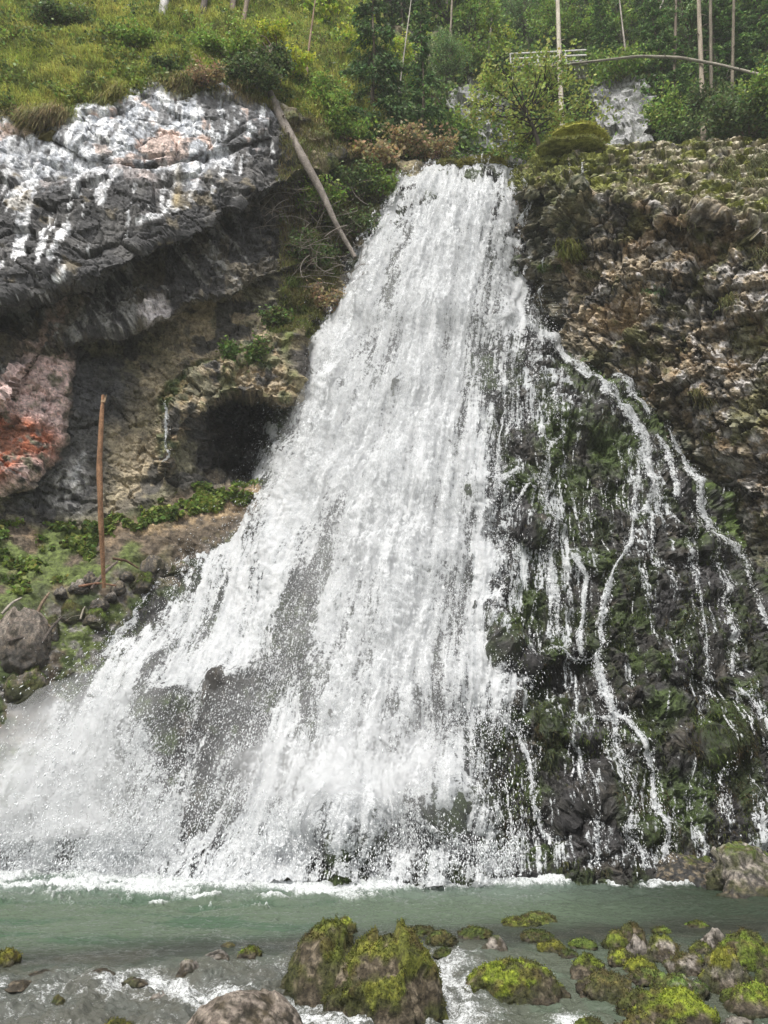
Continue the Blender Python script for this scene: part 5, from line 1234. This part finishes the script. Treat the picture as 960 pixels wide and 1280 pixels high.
g = stem('standing_snag', [T(129, 494, 22.9), T(127, 520, 22.95), T(124, 580, 22.9), T(126, 650, 23.1), T(130, 735, 23.8)], [.05, .09, .085, .075, .05], 'slim orange brown bare trunk standing upright before the overhang', 'snag', (.25, .14, .08), seed=13, bumps=.3)
# red peeled strip and splintered head are parts of the snag
s_ = Geo()
for a in range(4):
    p0 = T(127 + a * 1.2, 503, 22.88); s_.tube(np.stack([p0, p0 + [0.02 * (a - 1), 0, .22 + .08 * (a % 2)]]), [.035, .006], (.34, .24, .15), 5)
s_.build('splintered_tip', M_BARK, g)

# root plate and dead, curling branches at the bank
g_ = Geo()
rs = np.random.default_rng(21)
for k in range(90):
    x = rs.uniform(325, 440); y = rs.uniform(228, 380) if x > 350 else rs.uniform(230, 290)
    p0 = T(x + 25, y - 20 + rs.uniform(-15, 15), 28.2); 
    a = rs.uniform(2.4, 3.9); L = rs.uniform(.7, 2.1); cur = rs.uniform(.4, 1.5) * rs.choice([-1, 1]); t = np.linspace(0, 1, 9)
    dx = np.cumsum(np.cos(a + cur * t)) * L / 9; dz = np.cumsum(np.sin(a + cur * t)) * L / 9
    P_ = p0 + np.stack([dx, -.5 * t * L * rs.uniform(-.2, 1), dz - .25 * t], 1)
    r_ = rs.uniform(.010, .024)
    g_.tube(P_, r_ * (1.1 - t * .8), (.27, .24, .21) if rs.uniform() < .6 else (.10, .08, .065), 4)
    for q in range(3):
        i = rs.integers(2, 7); d = rs.normal(size=3) * .25; g_.tube(np.stack([P_[i], P_[i] + d, P_[i] + d * 1.7 - [0, 0, .08]]), [r_ * .5, r_ * .35, .003], (.20, .17, .14), 4)
tag(g_.build('dead_branches', M_TWIG, org=tuple(T(400, 320, 28.2))), 'tangle of pale curling dead branches under the fallen log', 'dead branches')
g_ = Geo()
for k in range(16):
    p0 = T(338 + rs.normal(0, 5), 60 + rs.normal(0, 5), 29.0); d = rs.normal(size=3); d[2] = abs(d[2]) * .7 - .2; d /= np.linalg.norm(d)
    g_.tube(np.stack([p0, p0 + d * .45, p0 + d * .9 + [0, 0, -.35]]), [.06, .04, .008], (.17, .13, .10), 5)
p0 = T(338, 62, 29.0); g_.tube(np.stack([p0 + [0, 0, .4], p0, p0 + [.05, 0, -1.6]]), [.05, .2, .12], (.15, .12, .095), 8)
tag(g_.build('uprooted_stump', M_BARK, org=tuple(T(338, 100, 29))), 'uprooted stump with hanging roots on the grassy brow', 'stump')

# ---- shrubs: twig fans with small leaves
def shrub(px, py, d, w, h, label, col, hi, n=1400, leaf=.09, twig=(.16, .12, .09), seed=0, name='shrub', nt_=26, group=None, cat='shrub', leafy=True, surf=None, droop=0.0, flat=.6):
    rs = np.random.default_rng(seed + 500)
    p0 = T(px, py, d); tr = Geo(); cr = Geo()
    for k in range(nt_):
        a = rs.uniform(0, 2 * math.pi); L = rs.uniform(.6, 1.0); ex = np.array([math.cos(a) * w / 2, math.sin(a) * w / 2 * flat, h * rs.uniform(.35, 1.0)]) * L
        t = np.linspace(0, 1, 6)[:, None]
        P_ = np.array([math.cos(a), math.sin(a) * .5, 0]) * w * .08 + ex * np.concatenate([t ** 1.2, t ** 1.2, t ** .8 - droop * t ** 3], 1) + rs.normal(0, .04, (6, 3)) * t
        tr.tube(P_, .02 * (1.1 - t[:, 0]), twig, 4)
        for q in range(3):
            i = rs.integers(2, 6); dd = rs.normal(size=3) * np.array([.2, .2, .15]) * h; tr.tube(np.stack([P_[i], P_[i] + dd]), [.009, .003], twig, 4)
        if leafy:
            m = n // nt_; u = rs.uniform(.25, 1.05, m)
            C = np.stack([np.interp(u, t[:, 0], P_[:, i]) for i in range(3)], 1) + rs.normal(0, 1, (m, 3)) * np.array([w, w * flat, h]) * .09
            cr.add(*leaves(C, leaf, mixc(np.broadcast_to(np.array(col), C.shape).copy(), hi, np.full(m, rs.uniform(0, 1))), .3, rs=rs))
    e = empty(name, tuple(p0), label, cat, group)
    tr.build('branches', M_TWIG, e, local=True)
    if leafy: cr.build('foliage', M_LEAF, e, local=True)
    return e
SG = 'shrubs along the gorge edge'
GR = ((.06, .09, .02), (.12, .17, .035)); DK = ((.035, .05, .018), (.06, .085, .03)); YL = ((.14, .19, .02), (.26, .31, .03)); BRN = ((.13, .10, .055), (.19, .15, .08))
for k, (px, py, d, w, h, c_, n, lab) in enumerate([
 (75, 35, 27.6, 2.6, 1.4, DK, 1800, 'dark shrub high on the left grass slope'), (165, 60, 27.2, 2.2, 1.6, GR, 1500, 'green bush in the grass left of the pale grey trunk'), (285, 70, 28.0, 3.2, 1.8, GR, 2600, 'broad bush under the trunk pair on the brow'),
 (255, 105, 26.4, 1.6, 1.3, BRN, 1000, 'brownish dry bush on the cliff edge below the dark trunk'), (312, 112, 27.3, 2.6, 1.7, DK, 3400, 'dense dark green bush overhanging the cliff corner'), (340, 90, 27.8, 1.8, 1.4, DK, 2400, 'dark bush next to the head of the fallen log'),
 (362, 95, 29.0, 1.8, 1.7, YL, 1300, 'yellow green maple like shrub above the log'), (340, 48, 29.6, 1.6, 1.2, YL, 800, 'yellow leafed twigs beside the uprooted stump'), (205, 90, 26.4, 1.5, .9, DK, 800, 'low dark shrub on the cliff edge under the pale trunk'),
 (405, 140, 29.4, 2.4, 2.0, GR, 2200, 'green shrub right of the sapling trunk'), (430, 175, 29.6, 2.4, 1.8, GR, 1900, 'loose green shrub below the wooden steps'), (462, 205, 30, 2.6, 1.9, BRN, 1000, 'brown shrub left of the waterfall lip'), (500, 195, 31, 2.6, 2.4, BRN, 900, 'tall brown leafless looking shrub above the lip'),
 (545, 200, 31.8, 2.2, 2.0, BRN, 700, 'reddish brown shrub behind the lip'), (440, 240, 29.4, 2.4, 1.7, DK, 1700, 'dark shrub on the bank beside the fall'), (400, 260, 28.8, 2.2, 1.5, GR, 1200, 'green grey shrub along the log'), (445, 290, 29.0, 1.7, 1.4, DK, 900, 'sparse shrub at the foot of the log'),
 (475, 240, 29.6, 1.8, 1.4, GR, 900, 'yellowish shrub touching the spray at the top'), (390, 330, 28.6, 2.0, 1.6, DK, 1100, 'dark scrub over the overhang right of the black slab'), (408, 390, 28.6, 1.5, 1.6, BRN, 700, 'brown scrub hanging beside the spray'),
 (305, 460, 27.2, 1.7, 1.6, ((.035, .06, .016), (.06, .09, .025)), 2200, 'fresh green grassy clump on the arch over the cave'), (345, 410, 27.6, 1.4, 1.0, ((.035, .055, .016), (.07, .09, .03)), 900, 'green clump on the rock above the arch'),
 (935, 170, 33, 4.4, 2.6, DK, 5200, 'dark bush with pale gaps behind the grey boulder on the ledge'), (905, 150, 34.5, 3.4, 2.6, DK, 3000, 'dark grey green bush right of the bare trunks'), (975, 140, 32, 3.4, 3.4, GR, 3000, 'green bush at the right edge over the ledge'),
 (565, 180, 36, 3.0, 2.0, GR, 1700, 'misty green shrub left of the gully'), (600, 190, 38.5, 2.6, 2.6, DK, 1300, 'misty dark shrub deep in the gully'), (640, 195, 40, 2.2, 2.0, GR, 900, 'faint shrub right in the misty gully'), (785, 100, 40, 5.4, 1.8, GR, 3200, 'drooping scrub along the top of the pale rock'),
 (835, 165, 37, 2.6, 3.4, GR, 1900, 'feathery young conifer like bush right of the pale rock'), (850, 185, 35.5, 2.4, 1.6, DK, 1100, 'dark bush behind the middle of the mossy ledge'), (690, 110, 41, 3.0, 2.2, GR, 1900, 'green shrub under the footbridge'), (585, 90, 41.5, 4, 2.6, GR, 2600, 'wide green shrub above the grey misty rock'),
]):
    shrub(px, py, d, w, h, lab, c_[0], c_[1], n=int(n * 1.5), seed=k, leaf=.10 if d < 30 else .13, group=SG)
# the small curly tree on the grassy knoll above the lip
tr, cr = broadleaf(5.2, 3.0, 71, 5200, col=(.085, .11, .03), hi=(.17, .20, .05), leaf=.13, trunk_r=.12, clumps=30, lean=-.12, start=.25, bark=(.05, .042, .035), shape=(1, .8, 1))
place(tr, cr, 'small_tree', 'small curly tree with thin yellow green leaves on the knoll above the lip', 'tree', T(672, 188, 29.8))

# grassy knoll
def mound(px, py, d, w, h, dep, label, name, cat, col, tufts=1500, bl=.35, seed=0):
    V, Fc = ICO[5]; V = V.copy(); off = seed * 3.3
    r = 1 + .2 * vn(V * 1.6 + off, 1) + .06 * fbm(V * 6 + off, 3, 2)
    S = V * r[:, None] * np.array([w / 2, dep / 2, h]); S[:, 2] *= np.where(S[:, 2] < 0, .4, 1)
    c = np.zeros(S.shape); c[:] = col; c = mixc(c, np.array(col) * .5, sm(0, .4, fbm(V * 5 + off, 3, 4)))
    e = empty(name, tuple(T(px, py, d)), label, cat)
    raw_mesh('soil', S, Fc, M_SOIL, parent=e, col=c, local=True)
    rs = np.random.default_rng(seed); up = np.where(S[:, 2] > 0)[0]; i = rs.choice(up, tufts)
    b0 = S[i] + rs.normal(0, .03, (tufts, 3)); out = S[i] / np.linalg.norm(S[i], axis=1, keepdims=True)
    blades(b0, out * .5 + [0, 0, .3], bl, .012, col, name='grass', parent=e, rs=rs)
    return e
def blades(B, dirs, length, width, col, name='grass', parent=None, rs=rng, droop=.6, var=.3, **k):
    n = len(B); L = length * rs.uniform(.5, 1.3, (n, 1)); d = dirs + rs.normal(0, .35, (n, 3)); d /= np.linalg.norm(d, axis=1, keepdims=True)
    s = np.cross(d, rs.normal(size=(n, 3))); s /= np.linalg.norm(s, axis=1, keepdims=True)
    m = B + d * L * .6; t = m + (d * .5 + np.array([0, 0, -droop])) * L * .6
    w = np.broadcast_to(width, n).reshape(-1, 1) * rs.uniform(.7, 1.4, (n, 1))
    V = np.stack([B - s * w, B + s * w, m + s * w * .8, m - s * w * .8, t], 1).reshape(-1, 3)
    i = np.arange(n)[:, None] * 5
    Fq = np.concatenate([i + [[0, 1, 2]], i + [[0, 2, 3]], i + [[3, 2, 4]]])
    c = np.clip(np.broadcast_to(col, (n, 3)) * (1 + var * rs.normal(size=(n, 1))) * (1 + .08 * rs.normal(size=(n, 3))), .003, .9)
    return raw_mesh(name, V, Fq, M_GRASS, parent=parent, col=np.repeat(c, 5, 0), local=parent is not None, **k)
mound(724, 176, 28.6, 2.7, .42, 1.8, 'rounded knoll of long yellow green grass above the ledge', 'grass_knoll', 'grassy mound', (.36, .36, .08), 4500, .16, 3)
mound(714, 188, 27.8, 3.0, .30, 1.6, 'lower duller grass cushion in front of the yellow green knoll', 'grass_knoll', 'grassy mound', (.24, .25, .08), 4000, .16, 4)
mound(603, 212, 31.0, 2.6, .5, 1.6, 'mossy yellow brown hummock behind the lip of the fall', 'moss_hummock', 'mound', (.20, .19, .05), 4000, .14, 5)
mound(560, 214, 31.4, 1.6, .42, 1.4, 'small mossy hummock left of the larger one at the lip', 'moss_hummock', 'mound', (.16, .16, .05), 2200, .14, 6)

# grass on the slope, hanging over the cliff edge
def grass_field(n, fn, pfn, label, length, width, cols, lean=(0, -.35, .5), seed=0, droop=.6, name='grass'):
    rs = np.random.default_rng(seed)
    px, py = pfn(rs, n); B = fn(px, py); B = B + rs.normal(0, .03, B.shape)
    t = np.clip(.5 + .9 * fbm(B / 1.6, 4, seed + 1), 0, 1) ; t2 = np.clip(fbm(B / .7, 3, seed + 2) * 1.5, 0, 1)
    c = mixc(np.broadcast_to(np.array(cols[0]), B.shape).copy(), cols[1], t); c = mixc(c, cols[2], t2)
    o = blades(B, np.array(lean) + 0 * B, length * (1 + .5 * t[:, None]), width, c, name=name, rs=rs, droop=droop)
    return tag(o, label, 'grass', kind='stuff')
def pf_slope(rs, n):
    px = rs.uniform(-60, 476, n); e_ = np.interp(px, *np.array(GE).T); py = e_ + 8 - (rs.uniform(0, 1, n) ** 1.1) * (e_ + 60); return px, py
grass_field(150000, slope_at, pf_slope, 'long yellow green grass covering the slope above the cliff', .34, .013, [(.30, .36, .075), (.50, .50, .14), (.17, .21, .06)], seed=31)
def pf_edge(rs, n):
    px = rs.uniform(-60, 400, n); e_ = np.interp(px, *np.array(GE).T); py = e_ + 9 - np.abs(rs.normal(0, 5, n)); return px, py
grass_field(24000, slope_at, pf_edge, 'brown and green grass hanging over the cliff edge', .42, .012, [(.32, .33, .09), (.30, .24, .13), (.18, .23, .06)], lean=(0, -.6, .25), seed=32, droop=1.2)
def pf_bank(rs, n):
    px = rs.uniform(350, 520, n); py = rs.uniform(150, 420, n); lim = np.interp(py, [150, 230, 330, 420], [520, 478, 425, 395]); k_ = (px < lim + 6); px = np.where(k_, px, lim - rs.uniform(0, 60, n)); return px, py
grass_field(26000, left_at, pf_bank, 'green and brown grass on the steep bank beside the fall', .30, .012, [(.16, .18, .05), (.22, .18, .09), (.12, .17, .04)], seed=33)
def pf_low(rs, n):
    px = rs.uniform(-60, 350, n); top = np.interp(px, [-60, 0, 100, 150, 200, 250, 350], [655, 655, 650, 648, 628, 604, 600]); bot = np.interp(px, [-60, 0, 60, 110, 150, 200, 350], [770, 760, 740, 700, 672, 655, 618]); return px, top + (bot - top) * rs.uniform(0, 1, n)
rs = np.random.default_rng(41); px, py = pf_low(rs, 24000)
B = left_at(px, py); kk = fbm(B / .6, 3, 600) > -.02; B = B[kk] + rs.normal(0, .04, (kk.sum(), 3)) + [0, -.06, .06]
V, Fq, c = leaves(B, .15, mixc(np.broadcast_to(np.array((.040, .058, .014)), B.shape).copy(), (.10, .125, .03), np.clip(fbm(B / .5, 3, 601) + .3, 0, 1)), .3, rs=rs, elong=1.1)
tag(raw_mesh('ground_cover', V, Fq, M_LEAF, col=c), 'low leafy plants covering the slope below the overhang', 'ground cover', kind='stuff')
# leafy forest floor and undergrowth on the hillside
rs = np.random.default_rng(43); n = 60000; px = rs.uniform(330, 1000, n); py = rs.uniform(-60, 218, n)
B = hill_at(px, py); w_ = fbm(at(px, py, zt(px, py)) / 2.5, 4, 330) * 14
ok = ~((np.maximum(pmask(px, py, [(736, 112), (790, 98), (822, 150), (816, 190), (740, 190)], 4), pmask(px, py, [(570, 118), (590, 102), (612, 112), (640, 150), (644, 200), (590, 190), (572, 150)], 5)) > .3)); B = B[ok]
B = B + rs.normal(0, .35, B.shape) + np.array([0, -.5, .2]) * rs.uniform(0, 1.6, (len(B), 1))
V, Fq, c = leaves(B, .20, mixc(np.broadcast_to(np.array((.035, .055, .018)), B.shape).copy(), (.10, .15, .035), np.clip(fbm(B / 1.6, 4, 602) * 1.3 + .2, 0, 1)), .35, rs=rs)
und = (V, Fq, c)
rs = np.random.default_rng(47); px, py = pf_slope(rs, 60000); B = slope_at(px, py); kk = fbm(B / .8, 4, 620) + .25 * fbm(B / 3, 2, 621) > .22; B = B[kk]; B = B + rs.normal(0, .09, B.shape) + np.array([0, -.15, .12]) * rs.uniform(0, 2.2, (len(B), 1))
V, Fq, c = leaves(B, .11, mixc(np.broadcast_to(np.array((.045, .065, .02)), B.shape).copy(), (.10, .13, .03), np.clip(fbm(B / .7, 3, 622) + .4, 0, 1)), .35, rs=rs)
tag(raw_mesh('weeds', V, Fq, M_LEAF, col=c), 'patches of leafy weeds in the grass above the cliff', 'weeds', kind='stuff')
V, Fq, c = und
tag(raw_mesh('undergrowth', V, Fq, M_LEAF, col=c), 'leafy undergrowth over the wooded hillside', 'undergrowth', kind='stuff')

# hanging grass tufts on the right cliff
TG = 'grass tufts on the brown cliff'
for k, (px, py, n, l_, cc, lab) in enumerate([(709, 322, 900, .55, (.15, .16, .035), 'thick yellow green grass tuft on the cliff beside the upper fall'), (912, 390, 500, .42, (.13, .13, .05), 'pale grass tuft in the upper middle of the brown cliff'), (880, 512, 450, .45, (.14, .13, .05), 'brownish grass tuft half way down the brown cliff'), (905, 225, 500, .5, (.15, .16, .06), 'light grass tuft hanging from the mossy ledge'),
  (935, 240, 600, .55, (.16, .16, .07), 'long pale grass tuft under the grey boulder ledge'), (952, 215, 500, .6, (.13, .14, .06), 'grass tuft at the right end of the ledge'), (868, 280, 300, .4, (.12, .12, .05), 'small grass tuft just below the ledge rim'), (820, 375, 150, .25, (.08, .14, .05), 'tiny fresh green plant on the brown cliff'), (735, 350, 260, .3, (.12, .12, .05), 'short grass tuft right of the thick yellow green one'), (955, 330, 400, .5, (.13, .13, .06), 'grass tuft under the ledge near the right edge'), (890, 555, 250, .3, (.13, .13, .04), 'small yellowish tuft low on the brown cliff'), (690, 345, 350, .25, (.07, .11, .025), 'green mossy plants in the wet cleft beside the fall')]):
    rs = np.random.default_rng(700 + k)
    X_ = px + np.clip(rs.normal(0, 9, n), -15, 15); Y_ = py - 8 + np.clip(rs.normal(0, 6, n), -8, 8) * (l_ / .5)
    B = right_at(X_, Y_); md = np.median(B[:, 1]); B = B[np.abs(B[:, 1] - md) < .35]; n = len(B); B = B + rs.normal(0, .02, (n, 3)); p0 = B.mean(0)
    o = blades(B, np.array([0, -.7, .0]) + 0 * B, l_, .012, cc, name='grass_tuft', rs=rs, droop=1.1, org=tuple(p0))
    tag(o, lab, 'grass tuft', TG)
boulder(930, 190, 34, 16, 'grey flat boulder lying on the right end of the mossy ledge', -.6, 1, seed=801, pos=right_at(930, 186) + np.array([0, 0, 0.02]), size=(.72, .6, .5), name='rock', cat='rock')

# stones, sticks and a pale outcrop at the foot of the left slope
def rock_on(px, py, w, h, lab, ms=.1, kd=1, sd=0, c0=(.09, .08, .07), mc=(.09, .11, .02), fn=left_at):
    p = fn(float(px), float(py)); t = p[1] / F * 1.02
    boulder(px, py, w, h, lab, ms, kd, seed=sd, pos=p + np.array([0, -.25, -.1]), size=(w * t / 2, w * t / 2 * .8, h * t), name='rock', cat='rock', group='stones at the foot of the left slope', col0=c0, mosscol=mc, sub=5)
for k, a_ in enumerate([(22, 812, 84, 62, 'large pale pinkish outcrop rock at the foot of the leafy slope', -.5, 2), (30, 862, 60, 34, 'dark brown rock with moss and fallen leaves beside the left cascade', .55, 0), (100, 736, 26, 14, 'grey angular stone below the orange brown snag', -.5, 1), (78, 742, 18, 12, 'dark grey stone left of the grey angular one', -.5, 1), (114, 728, 22, 16, 'brown slanting stone against the foot of the snag', -.5, 0), (66, 790, 26, 28, 'yellow brown mossy stone among the sticks', .5, 0), (126, 756, 26, 12, 'tan flat stone under the sticks', -.4, 0), (150, 736, 22, 14, 'brown rubble stone right of the snag foot', -.3, 0), (92, 765, 34, 22, 'green mossy stone above the thin left stream', .85, 0), (120, 775, 34, 18, 'dark mossy stone beside the thin left stream', .8, 0), (178, 730, 34, 20, 'dark mossy rock above the first white cascade', .75, 0), (192, 710, 44, 26, 'smooth black wet rock with a bluish sheen below the slope', .1, 0), (226, 712, 34, 16, 'mossy rock with a tan top beside the cascade head', .5, 0), (60, 806, 14, 10, 'small orange brown stone under the crossed sticks', -.6, 0), (52, 800, 16, 9, 'small pinkish stone left of the orange brown one', -.6, 1), (140, 745, 18, 10, 'pale brown stone in the rubble', -.5, 1), (160, 722, 20, 10, 'reddish stone in the rubble above the mossy rock', -.5, 0)]):
    rock_on(*a_[:7], sd=820 + k)
for k, (x1, y1, x2, y2, r_, lab, cc) in enumerate([(10, 776, 34, 758, .05, 'pale grey stick lying on the outcrop rock', (.30, .27, .23)), (50, 780, 68, 750, .06, 'short thick brown stick leaning on the outcrop', (.19, .14, .10)), (60, 812, 84, 778, .05, 'dark bent stick over the stream stones', (.10, .085, .075)), (18, 812, 60, 808, .05, 'long dark stick lying flat above the mossy rock', (.09, .075, .065)), (120, 745, 152, 715, .07, 'curved grey branch at the foot of the snag', (.16, .13, .11)), (104, 745, 150, 742, .045, 'reddish brown stick across the rubble', (.22, .12, .08)), (146, 712, 178, 718, .05, 'brown log end beneath the black wet rock', (.13, .08, .055)), (44, 770, 70, 790, .04, 'thin tan stick crossing the thick one', (.26, .19, .13)), (106, 785, 112, 768, .03, 'short pale stick standing by the mossy stone', (.3, .27, .22))]):
    a_ = left_at(float(x1), float(y1)) + [0, -.45, .18]; b_ = left_at(float(x2), float(y2)) + [0, -.45, .18]; m_ = (a_ + b_) / 2 + [0, 0, .1]
    stem('stick', [a_, m_, b_], [r_, r_ * .9, r_ * .5], lab, 'stick', cc, ns=6, group='driftwood sticks at the foot of the left slope', seed=850 + k, twigs=2)

# ---- footbridge and steps in the forest
M_WOOD = flat_mat('weathered_wood', (.42, .40, .37), .8, .3, 5, stretch=(1, 8, 8))
M_DWOOD = flat_mat('dark_wood', (.12, .11, .10), .85, .3, 5)
def beam(g, a, b, w, h, c):
    a = np.array(a, float); b = np.array(b, float); d = b - a; d /= np.linalg.norm(d); up = np.array([0, 0, 1.]) if abs(d[2]) < .9 else np.array([1., 0, 0]); s = np.cross(d, up); s /= np.linalg.norm(s); u = np.cross(s, d)
    V = [p + s * w / 2 * i + u * h / 2 * j for p in (a, b) for i, j in ((-1, -1), (1, -1), (1, 1), (-1, 1))]
    g.add(V, [[0, 1, 2, 3], [7, 6, 5, 4], [0, 4, 5, 1], [1, 5, 6, 2], [2, 6, 7, 3], [3, 7, 4, 0]], c)
def bridge(name, P0, P1, label, cat, wid=1.2, rail_h=1.05, step_=2.0, WC=(.45, .43, .40), DC=(.30, .29, .27), deck_t=.12, posts_only=False, stairs=False):
    P0 = np.array(P0); P1 = np.array(P1); e = empty(name, tuple(P0), label, cat); L = np.linalg.norm(P1 - P0); d = (P1 - P0) / L; s = np.cross(d, [0, 0, 1.]); s /= np.linalg.norm(s)
    g = Geo(); 
    for q in (-1, 1): beam(g, P0 + s * wid / 2 * q, P1 + s * wid / 2 * q, .14, .26, DC)
    o = g.build('girder', M_BARK, e, smooth=False)
    g = Geo(); n = int(L / .30)
    for k in range(n):
        c0 = P0 + d * (k + .5) * L / n + [0, 0, .18 if not stairs else .12]
        beam(g, c0 - s * wid * .6, c0 + s * wid * .6, .24, .05, np.array(WC) * random.Random(k).uniform(.75, 1.1))
    g.build('treads' if stairs else 'deck', M_BARK, e, smooth=False)
    for q in (-1, 1):
        r_ = Geo()
        for hh in (rail_h, rail_h * .55): beam(r_, P0 + s * wid / 2 * q + [0, 0, hh + .2], P1 + s * wid / 2 * q + [0, 0, hh + .2], .07, .09, WC)
        r_.build('handrail', M_BARK, e, smooth=False)
        for k in range(int(L / step_) + 1):
            g = Geo(); c0 = P0 + d * min(k * step_, L) + s * wid / 2 * q; beam(g, c0, c0 + [0, 0, rail_h + .22], .09, .09, WC); g.build('post', M_BARK, e, smooth=False)
    return e
bridge('footbridge', T(640, 92, 42), T(735, 88, 40.5), 'grey timber footbridge with railings crossing the gorge behind the pale pole', 'footbridge', WC=(.50, .49, .47))
bridge('wooden_steps', T(392, 96, 35.5), T(452, 150, 34.0), 'steep wooden stair ramp with white handrails in the trees left of the dark spruce', 'stairway', WC=(.62, .61, .58), stairs=True, rail_h=1.1)

# fuzz of moss on the boulders, hanging moss on the wet mound
for k, (o, S_, n_, c_, sd_) in enumerate(MOSSQ):
    rs = np.random.default_rng(sd_)
    b_ = blades(S_, n_ * .8 + [0, 0, .1], .028, .0055, c_ * .85, name='moss', parent=o, rs=rs, droop=.5, var=.35); b_['kind'] = 'stuff'
rs = np.random.default_rng(91); n = 90000
px = rs.uniform(560, 1000, n); py = rs.uniform(430, 1100, n); k2 = rs.uniform(size=n) < .05; px = np.where(k2, rs.normal(895, 22, n), px); py = np.where(k2, rs.normal(925, 20, n), py); k1 = rs.uniform(size=n) < .16; px = np.where(k1, rs.uniform(40, 330, n), px); py = np.where(k1, rs.uniform(690, 900, n), py)
ok = inside(px, py, SIL) & ~inside(px, py, MAIN); px = px[ok]; py = py[ok]
B = core_at(px, py); mk = ((fbm(B * np.array([1.1, 1, .5]), 4, 222) > -.12) | (np.hypot(px - 895, py - 925) < 50)) & (rs.uniform(size=len(B)) < .8); B = B[mk]
cc = mixc(np.broadcast_to(np.array((.040, .052, .014)), B.shape).copy(), (.085, .12, .022), np.clip(fbm(B / .9, 4, 223) * 2, 0, 1)); cc = mixc(cc, (.06, .045, .02), np.clip(fbm(B / .6, 3, 611) * 1.6, 0, 1))
o = blades(B, np.array([0, -.75, -.4]) + 0 * B, .11, .011, cc, name='hanging_moss', rs=rs, droop=1.2)
tag(o, 'dark green moss hanging over the wet rock mound', 'moss', kind='stuff')

# air of the gorge: fine spray haze
m = bpy.data.materials.new('haze'); m.use_nodes = True; nt = m.node_tree
for n_ in list(nt.nodes):
    if n_.type == 'BSDF_PRINCIPLED': nt.nodes.remove(n_)
pv = nd(nt, 'ShaderNodeVolumePrincipled'); pv.inputs['Color'].default_value = (.93, .95, .97, 1); pv.inputs['Density'].default_value = .0007; pv.inputs['Anisotropy'].default_value = 0
nt.links.new(pv.outputs[0], nt.nodes['Material Output'].inputs['Volume'])
zz = (-3.0, 95.0); V = [(x, y, z) for z in zz for y in (-420, 420) for x in (-420, 420)]
import bpy as _b
me = bpy.data.meshes.new('haze'); me.from_pydata(V, [], [(0, 2, 3, 1), (4, 5, 7, 6), (0, 1, 5, 4), (2, 6, 7, 3), (0, 4, 6, 2), (1, 3, 7, 5)]); me.materials.append(m)
hz = bpy.data.objects.new('haze', me); COL.objects.link(hz); tag(hz, 'pale spray haze in the gorge air', 'haze', kind='stuff')
